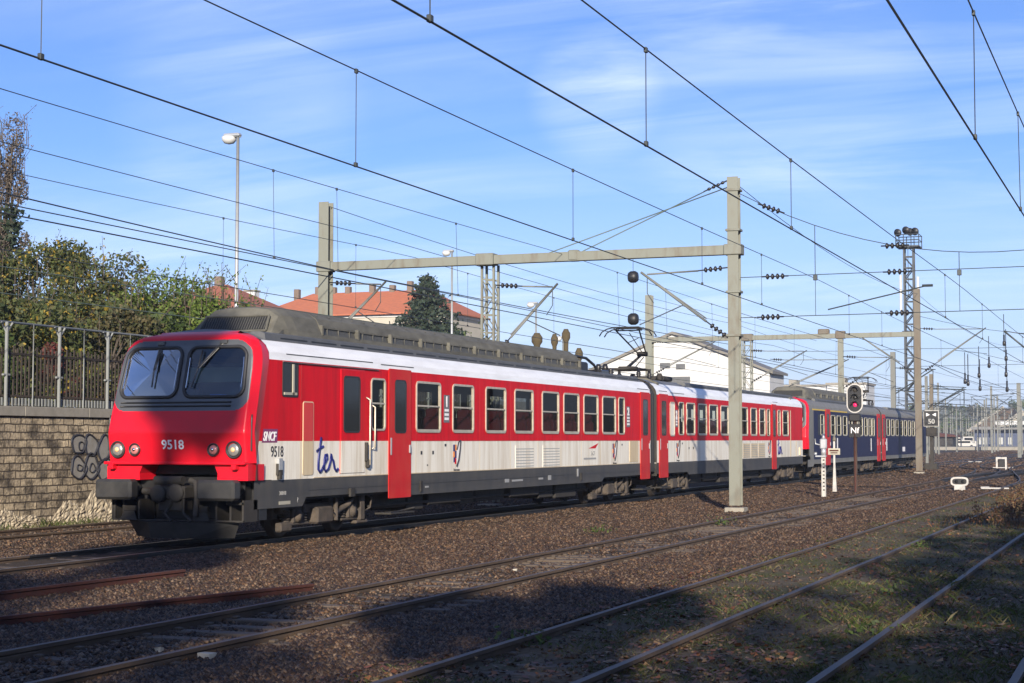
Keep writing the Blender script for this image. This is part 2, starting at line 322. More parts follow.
# ================================================================== SETTING
def ground_z(x, y):
    n = 0.02 * math.sin(x * 1.7 + y * .31) * math.sin(y * .9 + x * .4) + 0.012 * math.sin(x * 5.1) * math.sin(y * 3.7)
    if y > 75.4: return -0.12
    k = ((-27, -.10), (-16, -.10), (-14.9, -.19), (-11.0, -.19), (-10.6, -.115), (-8.0, -.115), (-7.3, -.16), (-6.8, -.16), (-6.2, -.085), (9, -.085)); b = -.1
    for (xa, ba), (xb, bb) in zip(k, k[1:]):
        if xa <= x <= xb: b = ba + (bb - ba) * (x - xa) / (xb - xa)
    return b + n
xs = sorted(set([-700, -250, -90, -45, -32] + [round(-27 + .35 * i, 3) for i in range(101)] + [14, 30, 90, 300]))
ys = sorted(set([-90, -30, -6] + [round(8 + .45 * i, 3) for i in range(150)] + [80, 90, 105, 125, 150, 200, 300, 500, 900, 1200]))
g = MB(); g.smooth = True
gv = [(x, y, ground_z(x, y) if (-27 <= x <= 8.2 and 8 <= y <= 75.5) else -0.12) for y in ys for x in xs]; nx = len(xs)
g.add(gv, [(j * nx + i, j * nx + i + 1, (j + 1) * nx + i + 1, (j + 1) * nx + i) for j in range(len(ys) - 1) for i in range(nx - 1)])
def ground_material():
    m = bpy.data.materials.new('ground'); m.use_nodes = True; nt = m.node_tree; b = nt.nodes['Principled BSDF']; l = nt.links
    b.inputs['Roughness'].default_value = 0.95; b.inputs['Specular IOR Level'].default_value = 0.2
    tc = nt.nodes.new('ShaderNodeTexCoord'); sp = nt.nodes.new('ShaderNodeSeparateXYZ'); l.new(tc.outputs['Object'], sp.inputs[0])
    def noise(sc, d=5):
        n = nt.nodes.new('ShaderNodeTexNoise'); n.inputs['Scale'].default_value = sc; n.inputs['Detail'].default_value = d; n.inputs['Roughness'].default_value = .65
        l.new(tc.outputs['Object'], n.inputs['Vector']); return n.outputs[0]
    def rng(s, a, b_, c=0., d=1.):
        n = nt.nodes.new('ShaderNodeMapRange'); l.new(s, n.inputs[0]); n.inputs[1].default_value = a; n.inputs[2].default_value = b_; n.inputs[3].default_value = c; n.inputs[4].default_value = d; return n.outputs[0]
    def mth(op, a, b_):
        n = nt.nodes.new('ShaderNodeMath'); n.operation = op
        for i, v in enumerate((a, b_)):
            if isinstance(v, (int, float)): n.inputs[i].default_value = v
            else: l.new(v, n.inputs[i])
        return n.outputs[0]
    def mix(f, a, b_):
        n = nt.nodes.new('ShaderNodeMix'); n.data_type = 'RGBA'; l.new(f, n.inputs[0])
        for i, v in ((6, a), (7, b_)):
            if isinstance(v, tuple): n.inputs[i].default_value = v + (1,)
            else: l.new(v, n.inputs[i])
        return n.outputs[2]
    nf = noise(16, 6); nm = noise(1.3); nl = noise(.35)
    ball = mix(rng(nf, .3, .7), (0.025, 0.02, 0.016), (0.075, 0.06, 0.047))
    ball = mix(rng(nm, .45, .75, 0, .6), ball, (0.07, 0.046, 0.03))
    soil = mix(rng(nf, .3, .7), (0.055, 0.042, 0.028), (0.14, 0.11, 0.075))
    soil = mix(rng(nl, .48, .60, 0, .75), soil, (0.065, 0.072, 0.02))
    soil = mix(rng(noise(3.1), .58, .7, 0, .8), soil, (0.16, 0.135, 0.10))
    fx = rng(mth('ADD', sp.outputs[0], mth('MULTIPLY', mth('SUBTRACT', nm, .5), 1.6)), -7.0, -6.2)
    fy = rng(mth('ADD', sp.outputs[1], mth('MULTIPLY', mth('SUBTRACT', nl, .5), 30)), 62, 85, 1, 0)
    c = mix(mth('MULTIPLY', fx, fy), ball, soil)
    l.new(c, b.inputs['Base Color'])
    bp = nt.nodes.new('ShaderNodeBump'); bp.inputs['Strength'].default_value = 1.0; bp.inputs['Distance'].default_value = 0.03
    l.new(noise(22, 6), bp.inputs['Height']); l.new(bp.outputs[0], b.inputs['Normal']); return m
tag(g.build('ground', ground_material()), kind='structure')

RAIL = [(-.036, 0), (.036, 0), (.036, -.036), (.011, -.05), (.011, -.13), (.068, -.148), (.068, -.158), (-.068, -.158), (-.068, -.148), (-.011, -.13), (-.011, -.05), (-.036, -.036)]
def rail_sweep(mb, pts, top=1, side=0, z=0.0):
    pts = [Vector((p[0], p[1], 0)) for p in pts]; vs = []; n = len(RAIL); k = len(pts)
    for i, p in enumerate(pts):
        d = (pts[min(i + 1, k - 1)] - pts[max(i - 1, 0)]).normalized(); a = Vector((d.y, -d.x, 0))
        for u, q in RAIL: vs.append((p.x + a.x * u, p.y + a.y * u, z + q))
    b = len(mb.v); mb.v += vs
    for i in range(k - 1):
        for j in range(n):
            mb.f.append((b + i * n + j, b + i * n + n + j, b + i * n + n + (j + 1) % n, b + i * n + (j + 1) % n)); mb.m.append(top if j == 0 else side); mb.sm.append(False)
    mb.f.append(tuple(b + j for j in range(n))); mb.m.append(side); mb.sm.append(False)
    mb.f.append(tuple(b + (k - 1) * n + n - 1 - j for j in range(n))); mb.m.append(side); mb.sm.append(False)
def track(xc, label, y0, y1, shiny, sleepers=True, black_from=None, smax=95, sl_z=-0.115):
    t = thing('railway_track', label, 'railway track', 'railway tracks running side by side through the yard', (xc, 0, 0))
    for k, s in enumerate((-1, 1)):
        x = s * .7525; mb = MB()
        yo = black_from[k] if black_from else None
        wob = lambda y: 0.010 * math.sin(y * .21 + xc) + (0.006 * math.sin(y * .9 + s) if not shiny else 0)
        if yo is None: rail_sweep(mb, [(x + wob(y), y) for y in np.linspace(y0, y1, 60)])
        else: rail_sweep(mb, [(x, y0), (x, yo)]); rail_sweep(mb, [(x, yo + .004), (x, y1)], 1, 2)  # sides turn near-black beyond the given distance
        for yj in range(int(y0) + 9, int(min(y1, 110)), 18):        # fishplate joints
            mb.cbox(x + s * -.034 - .012, x + s * -.034 + .012, yj - .35, yj + .35, -.125, -.052, .005); mb.cbox(x + s * .034 - .012, x + s * .034 + .012, yj - .35, yj + .35, -.125, -.052, .005)
            for q in (-.25, -.09, .09, .25): mb.box(x + s * .046 - .02, x + s * .046 + .02, yj + q - .018, yj + q + .018, -.105, -.07)
        mb.build('rail', [M['rail_side'], M['rail_top'] if shiny else M['rail_top_dull'], M['rail_black']], t)
    if sleepers:
        mb = MB().cbox(-1.25, 1.25, -.12, .12, -.14, 0, .015)
        for s in (-1, 1):
            for q in (-.11, .11): mb.cbox(s * .7525 + q - .035, s * .7525 + q + .035, -.05, .05, -.002, .028, .008)
        o = mb.build('sleeper', M['sleeper'], t); ya = y0 if y0 > 10 else 11.4; o.location = (0, ya, sl_z + .012)
        for i in range(1, smax): copy_part(o, t, (0, ya + i * .6 + random.uniform(-.02, .02), sl_z + .012 + random.uniform(-.012, .012)))
    return t
track(-22.6, 'railway track at the foot of the stone retaining wall', 5, 160, True, smax=60)
track(-17.12, 'railway track that carries the red and white train', 5, 330, True, black_from=(23.45, 24.44), smax=40)
track(-9.26, 'rusty railway track in ballast between the train and the weedy sidings', 4, 330, False, smax=95)
track(-5.16, 'half-buried siding track with rusty rails in weeds and gravel', 4, 92, False, smax=60, sl_z=-.12)
track(-1.90, 'grassy siding track nearest the camera at lower right', 4, 92, False, smax=50, sl_z=-.13)
# crossovers in the yard throat at the far right
def cross(pts, label, lit=True):
    t = thing('switch_track', label, 'railway track', 'curved switch rails in the yard throat')
    P = [Vector(p) for p in pts]
    def cr(i, u):
        p0, p1, p2, p3 = P[max(i - 1, 0)], P[i], P[i + 1], P[min(i + 2, len(P) - 1)]
        return 0.5 * ((2 * p1) + (p2 - p0) * u + (2 * p0 - 5 * p1 + 4 * p2 - p3) * u * u + (3 * p1 - p0 - 3 * p2 + p3) * u ** 3)
    line = [cr(i, u / 8) for i in range(len(P) - 1) for u in range(8)] + [P[-1]]
    for s in (-1, 1):
        mb = MB(); pp = []
        for i, p in enumerate(line):
            d = (line[min(i + 1, len(line) - 1)] - line[max(i - 1, 0)]).normalized(); pp.append((p.x + d.y * s * .7525, p.y - d.x * s * .7525))
        rail_sweep(mb, pp, z=0.03); mb.build('rail', [M['rail_black'], M['rail_top_dull']], t)
cross([(-9.26, 84), (-8.6, 98), (-6.6, 118), (-5.2, 140), (-5.0, 200)], 'rails curving right out of the ballasted track in the yard throat')
cross([(-5.16, 70), (-5.5, 84), (-7.4, 105), (-9.0, 124), (-9.26, 160)], 'rails crossing from the half-buried siding to the ballasted track')
cross([(-1.9, 76), (-2.3, 88), (-4.2, 108), (-5.2, 128), (-5.3, 170)], 'rails joining the grassy siding to its left neighbour')
cross([(-9.3, 150), (-9.3, 330)], 'straight rails far along the ballasted line')
cross([(2.5, 70), (1.2, 86), (-2.0, 112), (-4.0, 150), (-4.4, 320)], 'rails sweeping in from the right edge of the yard')
cross([(-13.2, 150), (-13.4, 330)], 'distant straight rails beside the rear blue car')

# hills with a hazy wood far behind the yard
hb = MB(); hb.smooth = True; hp = []
for j, (yy, k) in enumerate(((560, 0), (640, .55), (760, .95), (900, 1.0))):
    for i in range(41):
        x = -420 + 22 * i; hp.append((x, yy, -2 + k * (17 + 5 * math.sin(i * .41) + 3.5 * math.sin(i * 1.3 + 1))))
hb.add(hp, [(j * 41 + i, j * 41 + i + 1, (j + 1) * 41 + i + 1, (j + 1) * 41 + i) for j in range(3) for i in range(40)])
mat('hill', (0.17, 0.20, 0.16), 0.95, c2=(0.24, 0.22, 0.16), scale=.05, amt=.9)
tag(hb.build('hills', M['hill']), kind='structure')

# ================================================================== WALL, FENCE
def wall_material():
    m = bpy.data.materials.new('wall_stone'); m.use_nodes = True; nt = m.node_tree; b = nt.nodes['Principled BSDF']; l = nt.links
    b.inputs['Roughness'].default_value = 0.9; b.inputs['Specular IOR Level'].default_value = .2
    tc = nt.nodes.new('ShaderNodeTexCoord'); sp = nt.nodes.new('ShaderNodeSeparateXYZ'); l.new(tc.outputs['Object'], sp.inputs[0])
    cb = nt.nodes.new('ShaderNodeCombineXYZ'); l.new(sp.outputs[1], cb.inputs[0]); l.new(sp.outputs[2], cb.inputs[1])
    nd = nt.nodes.new('ShaderNodeTexNoise'); nd.inputs['Scale'].default_value = 3.0; l.new(cb.outputs[0], nd.inputs['Vector'])
    ma = nt.nodes.new('ShaderNodeVectorMath'); ma.operation = 'MULTIPLY_ADD'; l.new(nd.outputs['Color'], ma.inputs[0]); ma.inputs[1].default_value = (.09, .06, 0); l.new(cb.outputs[0], ma.inputs[2])
    br = nt.nodes.new('ShaderNodeTexBrick'); l.new(ma.outputs[0], br.inputs['Vector']); br.inputs['Scale'].default_value = 1.0
    br.inputs['Brick Width'].default_value = .40; br.inputs['Row Height'].default_value = .18; br.inputs['Mortar Size'].default_value = .016; br.inputs['Mortar Smooth'].default_value = .3; br.inputs['Bias'].default_value = 0
    br.inputs['Color1'].default_value = (0.49, 0.40, 0.27, 1); br.inputs['Color2'].default_value = (0.28, 0.23, 0.165, 1); br.inputs['Mortar'].default_value = (0.085, 0.068, 0.05, 1)
    nz = nt.nodes.new('ShaderNodeTexNoise'); nz.inputs['Scale'].default_value = 1.5; nz.inputs['Detail'].default_value = 9; nz.inputs['Roughness'].default_value = .72; l.new(cb.outputs[0], nz.inputs['Vector'])
    mr = nt.nodes.new('ShaderNodeMapRange'); mr.inputs[1].default_value = .46; mr.inputs[2].default_value = .58; mr.inputs[4].default_value = .82; l.new(nz.outputs[0], mr.inputs[0])
    mx = nt.nodes.new('ShaderNodeMix'); mx.data_type = 'RGBA'; l.new(mr.outputs[0], mx.inputs[0]); l.new(br.outputs[0], mx.inputs[6]); mx.inputs[7].default_value = (.045, .038, .032, 1)
    n2 = nt.nodes.new('ShaderNodeTexNoise'); n2.inputs['Scale'].default_value = 14; n2.inputs['Detail'].default_value = 5; l.new(cb.outputs[0], n2.inputs['Vector'])
    m2 = nt.nodes.new('ShaderNodeMix'); m2.data_type = 'RGBA'; m2.blend_type = 'OVERLAY'; m2.inputs[0].default_value = .6; l.new(mx.outputs[2], m2.inputs[6]); l.new(n2.outputs[0], m2.inputs[7])
    l.new(m2.outputs[2], b.inputs['Base Color'])
    ad = nt.nodes.new('ShaderNodeMath'); ad.operation = 'MULTIPLY_ADD'; l.new(n2.outputs[0], ad.inputs[0]); ad.inputs[1].default_value = .8; 
    iv = nt.nodes.new('ShaderNodeMath'); iv.operation = 'SUBTRACT'; iv.inputs[0].default_value = 1; l.new(br.outputs['Fac'], iv.inputs[1]); l.new(iv.outputs[0], ad.inputs[2])
    bp = nt.nodes.new('ShaderNodeBump'); bp.inputs['Strength'].default_value = .9; bp.inputs['Distance'].default_value = .03; l.new(ad.outputs[0], bp.inputs['Height']); l.new(bp.outputs[0], b.inputs['Normal']); return m
WX = -24.6
rw = thing('retaining_wall', 'old stone block retaining wall with graffiti beside the track', 'wall', loc=(WX, 30, 0))
MB().box(-.6, 0, -28, 90, -.3, 2.5).build('wall', wall_material(), rw)
cp = MB()
for i in range(47): cp.cbox(-.65, .07, -28 + i * 2.5, -28 + i * 2.5 + 2.49, 2.502, 2.73, .012)
cp.build('coping', M['concrete'], rw)
def patch(y0, y1, z1, seed):                                         # broken render / rubble at the foot of the wall
    r = random.Random(seed); mb = MB(); mb.smooth = False; n = 90; k = 16; vs = []
    for i in range(n + 1):
        u = i / n; top = z1 * (1 - abs(2 * u - 1) ** 2.2) * (0.55 + .45 * (.5 + .5 * math.sin(i * .33 + seed)) + .16 * r.random())
        for j in range(k + 1):
            v = j / k; vs.append((-.012 + (.035 * (1 - v) + .05) * (.1 + .9 * r.random()) * min(1, 8 * min(u, 1 - u)) * min(1, (1 - v) * 6), y0 + (y1 - y0) * u, -.2 + (top + .2) * v))
    mb.add(vs, [(i * (k + 1) + j, (i + 1) * (k + 1) + j, (i + 1) * (k + 1) + j + 1, i * (k + 1) + j + 1) for i in range(n) for j in range(k)])
    mb.build('rubble_patch', M['rubble'], rw)
patch(-1.5, 3.1, .42, 1); patch(2.6, 8.2, .72, 2); patch(-6, -1.7, .5, 3)
gr = MB()
def blob(mb, cy, cz, ry, rz, ph, x, mi, fill=True, w=.035):
    pts = [(x, cy + ry * math.cos(t) * (1 + .12 * math.sin(3 * t + ph)), cz + rz * math.sin(t) * (1 + .15 * math.cos(2 * t + ph))) for t in np.linspace(0, 2 * math.pi, 24)]
    if fill: mb.mi = mi; mb.add([(x, cy, cz)] + pts[:-1], [(0, 1 + i, 1 + (i + 1) % 23) for i in range(23)])
    mb.mi = 0; mb.path([(p[0] + .004, p[1], p[2]) for p in pts], w, 4)
for cy, cz, ry, rz, ph in ((4.15, 1.85, .28, .26, 0), (4.65, 1.82, .26, .28, 1), (4.15, 1.28, .30, .26, 2), (4.68, 1.3, .3, .28, 3), (5.2, 1.75, .25, .3, 4), (5.25, 1.22, .3, .27, 5)): blob(gr, cy, cz, ry, rz, ph, .006, 1, True, .028)
for cy, cz, ry, rz, ph in ((4.25, 1.8, .1, .12, 0), (4.72, 1.26, .12, .1, 3), (4.2, 1.27, .11, .08, 1)): blob(gr, cy, cz, ry, rz, ph, .012, 1, False, .016)
gr.build('graffiti', [M['txt_black'], M['graffiti_grey']], rw)

fe = thing('railing_fence', 'tall grey metal railing fence on top of the stone wall', 'fence', loc=(WX - .2, 30, 2.73))
r0 = MB(); r0.path([(0, -20, 1.95), (0, 42, 1.95)], .03, 6); r0.build('top_rail', M['fence_steel'], fe)
pk = MB()
for i in range(430):
    y = -20 + i * .145; pk.box(-.01, .01, y - .024, y + .024, .05, 1.36 + .06 * (i % 2))
pk.box(-.025, .025, -20, 42, 1.2, 1.25); pk.box(-.025, .025, -20, 42, .22, .27); pk.build('picket_panel', M['picket_brown'], fe)
lt = MB()
for i in range(500): lt.box(.02, .04, -20 + i * .124 - .022, -20 + i * .124 + .03, .02, .2)
lt.build('kerb_lattice', M['fence_steel'], fe)
po = MB().cbox(-.035, .035, -.028, .028, 0, 1.95, .01); po.cbox(-.03, .03, -.13, .13, .7, .75, .01)
for s in (-1, 1): po.tube((0, s * .02, 1.72), (0, s * .2, 1.93), .025, 6)
th = MB().tube((0, 0, 0), (0, 0, 1.95), .016, 6)
p0 = po.build('post', M['fence_steel'], fe); p0.location = (.06, 1.55 - 14 * .995 * 2 / 2, 0); q0 = th.build('thin_post', M['fence_steel'], fe); q0.location = (.05, 1.55 - 13.93 + 1.0, 0)
for i in range(1, 22): copy_part(p0, fe, (.06, 1.55 - 13.93 + i * 1.99, 0)); copy_part(q0, fe, (.05, 1.55 - 13.93 + i * 1.99 + 1.0, 0))
p0.location.y = 1.55 - 13.93
# raised ground behind the wall
eb = MB(); eb.smooth = True; ex = [-25.2, -26, -30, -38, -60, -120, -400]; ey = [-60, 0, 30, 60, 119.5]
eb.add([(x, y, 2.65 + max(0, (-x - 30)) * .03) for y in ey for x in ex], [(j * 7 + i + 1, j * 7 + i, (j + 1) * 7 + i, (j + 1) * 7 + i + 1) for j in range(4) for i in range(6)])
eb.add([(-25.2, 119.5, 2.65), (-400, 119.5, 13), (-400, 119.5, -1), (-25.2, 119.5, -1)], [(0, 1, 2, 3)])
tag(eb.build('terrain', M['hill']), kind='structure')

# ================================================================== VEGETATION
def leaf(mb, p, s, rng):
    a = Vector((rng.gauss(0, 1), rng.gauss(0, 1), rng.gauss(0, 1))).normalized(); u = Vector((rng.gauss(0, 1), rng.gauss(0, 1), rng.gauss(0, 1)))
    b = a.cross(u).normalized(); w_ = s * rng.uniform(.45, .7)
    mb.add([p - a * s, p + b * w_, p + a * s, p - b * w_], [(0, 1, 2, 3)])
def blob_leaves(mb, c, r, n, s, rng, shell=.55):
    c = Vector(c)
    for _ in range(n):
        d = Vector((rng.gauss(0, 1), rng.gauss(0, 1), rng.gauss(0, 1))).normalized(); q = (shell + (1 - shell) * rng.random()) ** .8 * (1 + rng.gauss(0, .10))
        leaf(mb, c + Vector((d.x * r[0] * q, d.y * r[1] * q, d.z * r[2] * q)), s * rng.uniform(.6, 1.3), rng)
LEAFK = 2.0
def tree(name, label, loc, h, rad, nblob, nleaf, s, leafm, cat='tree', group=None, squash=.8, base=.25, seed=1, twigs=0, trunk_r=None):
    rng = random.Random(seed); t = thing(name, label, cat, group, loc)
    tm = MB(); tr = trunk_r or h * .018; tm.path([(0, 0, -.3), (rng.gauss(0, .1), rng.gauss(0, .1), h * .35), (rng.gauss(0, .25), rng.gauss(0, .2), h * .8)], tr, 8, tr * .35)
    cm = MB()
    for i in range(nblob):
        a = rng.uniform(0, 6.283); zf = base + (1 - base) * rng.random(); k = rad * math.sqrt(rng.random()) * (1 - .55 * max(0, zf - .45) / .55)
        c = (k * math.cos(a), k * math.sin(a), h * (zf * .88 + .02)); br = rad * rng.uniform(.22, .42)
        tm.path([(0, 0, max(.2, c[2] * .55)), (c[0] * .5, c[1] * .5, c[2] * .8), c], tr * .4, 5, tr * .1)
        blob_leaves(cm, c, (br, br, br * squash), int(nleaf * LEAFK) // nblob, s, rng)
    for i in range(twigs):
        a = rng.uniform(0, 6.283); k = rad * rng.uniform(.2, .95); z = h * rng.uniform(.72, .95); p = Vector((k * math.cos(a), k * math.sin(a), z)); q = p + Vector((rng.gauss(0, .35), rng.gauss(0, .35), rng.uniform(.3, .85)))
        tm.path([p - Vector((0, 0, .6)), p, q], .018, 4, .006)
        for _ in range(9): leaf(cm, p.lerp(q, rng.random()) + Vector((rng.gauss(0, .07), rng.gauss(0, .07), 0)), s * .8, rng)
    tm.build('trunk', M['bark'], t); cm.build('crown', M[leafm], t); return t
G = 'trees and shrubs behind the stone wall'
tree('shrub_tree', 'dark green bushy tree with scattered yellow leaves above the fence', (-34.6, 45.5, 2.7), 6.0, 2.7, 24, 8600, .066, 'leaf_mixed', group=G, base=.1, seed=3, twigs=16)
tree('shrub_tree', 'dark brownish tree with yellow leaves right of the tallest bush', (-31.9, 45.0, 2.7), 5.3, 2.4, 24, 8600, .066, 'leaf_mixed', group=G, base=.1, seed=4, twigs=22)
tree('shrub_tree', 'bare brown twiggy bush between the dark tree and the bright green one', (-31.0, 46.6, 2.7), 4.4, 1.6, 12, 1400, .07, 'leaf_brown', group=G, base=.1, seed=5, twigs=46)
tree('shrub_tree', 'bright green leafy tree directly above the train cab', (-29.4, 45.6, 2.7), 4.55, 2.4, 24, 9000, .064, 'leaf_bright', group=G, base=.05, seed=6, twigs=26)
tree('shrub_tree', 'bright green young tree with wispy top left of the roof housing', (-28.4, 46.5, 2.7), 4.6, 1.7, 14, 5000, .064, 'leaf_bright', group=G, base=.05, seed=16, twigs=30)
tree('shrub_tree', 'dark hedge bush close behind the metal railing at far left', (-28.4, 36.2, 2.7), 3.0, 2.3, 16, 3800, .075, 'leaf_mixed', cat='bush', group=G, base=.05, seed=8, twigs=10)
tree('shrub_tree', 'low green and brown bush close behind the railing by the train', (-26.9, 38.8, 2.7), 2.9, 1.6, 14, 3000, .07, 'leaf_brown', cat='bush', group=G, base=.05, seed=9, twigs=10)
tree('shrub_tree', 'dull red-leaved bush behind the metal railing', (-26.7, 35.9, 2.7), 1.9, .75, 8, 1300, .06, 'leaf_red', cat='bush', group=G, base=.1, seed=10)
tree('shrub_tree', 'green bush low behind the railing at the left edge', (-26.3, 33.0, 2.7), 1.8, 1.1, 10, 1800, .06, 'leaf_green', cat='bush', group=G, base=.05, seed=12)
tree('shrub_tree', 'dark dense bush filling the gap behind the railing trees', (-32.5, 49.5, 2.7), 4.3, 3.2, 18, 4600, .10, 'leaf_mixed', cat='bush', group=G, base=.03, seed=13)
tree('shrub_tree', 'dense green bush low behind the cab roof', (-29.0, 49.5, 2.7), 3.7, 2.6, 16, 4200, .09, 'leaf_green', cat='bush', group=G, base=.03, seed=14)
for i, (x, y, r, h) in enumerate(((-36.5, 48.5, 3.0, 4.6), (-27.2, 41.6, 1.8, 2.8), (-30.2, 41.5, 2.4, 3.6))):
    tree('shrub_tree', ['wide dark bush behind the leftmost trees', 'low dark bush behind the railing next to the cab', 'dark bush in the middle of the hedge behind the railing'][i], (x, y, 2.7), h, r, 18, 3600, .09, ['leaf_mixed', 'leaf_green', 'leaf_mixed'][i], cat='bush', group=G, base=.03, seed=70 + i)
LEAFK = 1.0
tree('poplar_tree', 'tall thin bare poplar at the left edge of the picture', (-36.7, 46.4, 2.7), 10.9, 1.05, 30, 15000, .045, 'twig', seed=21, base=.12, squash=2.0, twigs=50)
def conifer(label, loc, h, rad, seed, layers=22, dens=9, s=.16):
    rng = random.Random(seed); t = thing('conifer_tree', label, 'tree', loc=loc); tm = MB(); tm.path([(0, 0, -.3), (0, 0, h)], h * .018, 8, .03); cm = MB()
    for k in range(layers):
        u = k / layers; z = h * (.14 + .85 * u); R = rad * (1 - u) ** .85 + .15
        for j in range(dens):
            a = rng.uniform(0, 6.283); rr = R * rng.uniform(.65, 1.12); e = Vector((rr * math.cos(a), rr * math.sin(a), z - rr * .14 + rng.gauss(0, .12)))
            m_ = Vector((e.x * .5, e.y * .5, z + .02 * h * .3)); tm.path([(0, 0, z), m_, e], .03, 4, .012)
            for q in range(int(10 + rr * 11)):
                f = rng.uniform(.12, 1.05); p = m_.lerp(e, max(0, f * 2 - 1)) if f > .5 else Vector((0, 0, z)).lerp(m_, f * 2)
                leaf(cm, p + Vector((rng.gauss(0, .16), rng.gauss(0, .16), rng.gauss(-.08, .11))), s * rng.uniform(.6, 1.2), rng)
    tm.build('trunk', M['bark'], t); cm.build('crown', M['needle'], t)
conifer('dark spruce standing in front of the red-roofed apartment house', (-53.2, 119, 2.7), 12.4, 6.6, 31, layers=30, dens=12, s=.19)
conifer('dark conifer low at the left edge beside the bare poplar', (-36.2, 46.3, 2.7), 7.6, 1.2, 32, layers=14, s=.11)
tree('shrub_tree', 'yellowish bush right of the spruce below the apartment house', (-49.0, 118, 2.7), 8.2, 1.9, 12, 1500, .14, 'leaf_green', seed=33, base=.1, twigs=10)
tree('shrub_tree', 'small round tree between the street lamp and the red roofs', (-56.3, 98, 2.7), 8.6, 2.0, 12, 1500, .14, 'leaf_mixed', seed=34, base=.1)
SHADE = [(1.1,-25,24,2.0),(5.6,-30,17,4),(9,-22,15.5,4),(6,-17,13.5,3.4),(1.6,-17,12.2,2.6),(-1.3,-19,12.2,2.6),(9,-8,13,4),(9,2,12.5,3.8),(8.5,12,12,3.6),(8.5,22,11,3.4),(-4.0,-20,11.2,2.6),(13,-15,14.5,4.2),(13.5,5,14.5,4.2),(4,-34,15.5,4),(12,-28,17,4.2),(13,15,14,4)]
# unseen trees added out of view to shade the sidings and the cab front
for i, (x, y, h, r) in enumerate(SHADE):
    tree('added_shade_tree', 'unseen tall autumn tree added outside the view to cast shade', (x, y, -.1), h, r, 20, 4600 if h > 20 else 4900 if x < 7 else 2600, .27 if x < 7 else .25, 'leaf_brown', group='unseen trees added for their shade', base=.22 if h < 20 else .55, seed=50 + i, squash=.9, trunk_r=.25)
for i, ps in enumerate(([(-9.26, 86), (-9.2, 92), (-8.4, 108), (-7.3, 135), (-12.5, 335)], [(-1.9, 78), (-1.95, 84), (-2.8, 100), (-7.5, 150), (-16.5, 335)], [(-9.26, 90), (-9.35, 97), (-10.6, 115), (-14.5, 150), (-21, 335)], [(3.4, 70), (2.4, 100), (1.0, 150), (-1.0, 335)])):
    cross(ps, ['running line fanning out in the middle of the far yard', 'running line crossing leftwards through the far yard', 'running line just right of the rear blue car', 'running line along the right edge of the far yard'][i])
# ================================================================== TRAINS
XC = -17.14; HW = 1.48
PROF = [(1.48, 3.48), (1.45, 3.62), (1.36, 3.76), (1.24, 3.86), (0.95, 3.99), (0.5, 4.07), (0.0, 4.10)]
def off_z(z):
    if z <= 3.48: return HW
    for (a, za), (b, zb) in zip(PROF, PROF[1:]):
        if za <= z <= zb: return a + (b - a) * (z - za) / (zb - za)
    return 0
def roof_z(x):
    x = abs(x)
    for (a, za), (b, zb) in zip(PROF, PROF[1:]):
        if b <= x <= a: return zb + (za - zb) * (x - b) / (a - b)
    return 3.48
def interp(t, pts):
    for (a, va), (b, vb) in zip(pts, pts[1:]):
        if t <= b: return va + (vb - va) * max(0, (t - a) / (b - a))
    return pts[-1][1]
W_N = [(1.2, 1.58), (2.0, 1.58), (2.5, 1.565), (3.3, 1.535), (3.5, 1.51), (3.7, 1.45), (3.84, 1.35), (3.93, 1.18), (3.985, .9)]
Y_N = [(1.2, -.26), (1.52, -.28), (2.08, -.36), (2.13, -.355), (2.5, -.26), (2.62, -.22), (3.75, .10), (3.88, .18), (3.94, .26), (3.985, .38)]
def PN(t, z, o=0.0):
    a = abs(t); y = interp(z, Y_N) + .06 * a * a + (.2 * ((a - .92) / .08) ** 2 if a > .92 else 0)
    return Vector((t * interp(z, W_N), y - o, z))
def YB(z): return .06 + (z - 1.2) * .235
def rr_pts(x0, x1, z0, z1, r, n=6):
    pts = []
    for cx, cz, a0 in ((x1 - r, z1 - r, 0), (x0 + r, z1 - r, 90), (x0 + r, z0 + r, 180), (x1 - r, z0 + r, 270)):
        for i in range(n + 1):
            a = math.radians(a0 + 90 * i / n); pts.append((cx + r * math.cos(a), cz + r * math.sin(a)))
    return pts
def ring_px(mb, x, y0, y1, z0, z1, r, w_, d, back=0.0):
    """rounded frame standing d proud of the plane x"""
    o = rr_pts(y0, y1, z0, z1, r); i = rr_pts(y0 + w_, y1 - w_, z0 + w_, z1 - w_, max(.02, r - w_)); n = len(o)
    vs = [(x - back, a, b) for a, b in o] + [(x + d, a, b) for a, b in o] + [(x + d, a, b) for a, b in i] + [(x - back, a, b) for a, b in i]
    mb.add(vs, [(k * n + j, k * n + (j + 1) % n, (k + 1) * n + (j + 1) % n, (k + 1) * n + j) for k in range(3) for j in range(n)])
def slab_px(mb, x, pts, d):
    n = len(pts); mb.add([(x, a, b) for a, b in pts] + [(x + d, a, b) for a, b in pts], [(j, (j + 1) % n, n + (j + 1) % n, n + j) for j in range(n)] + [tuple(range(n, 2 * n))])
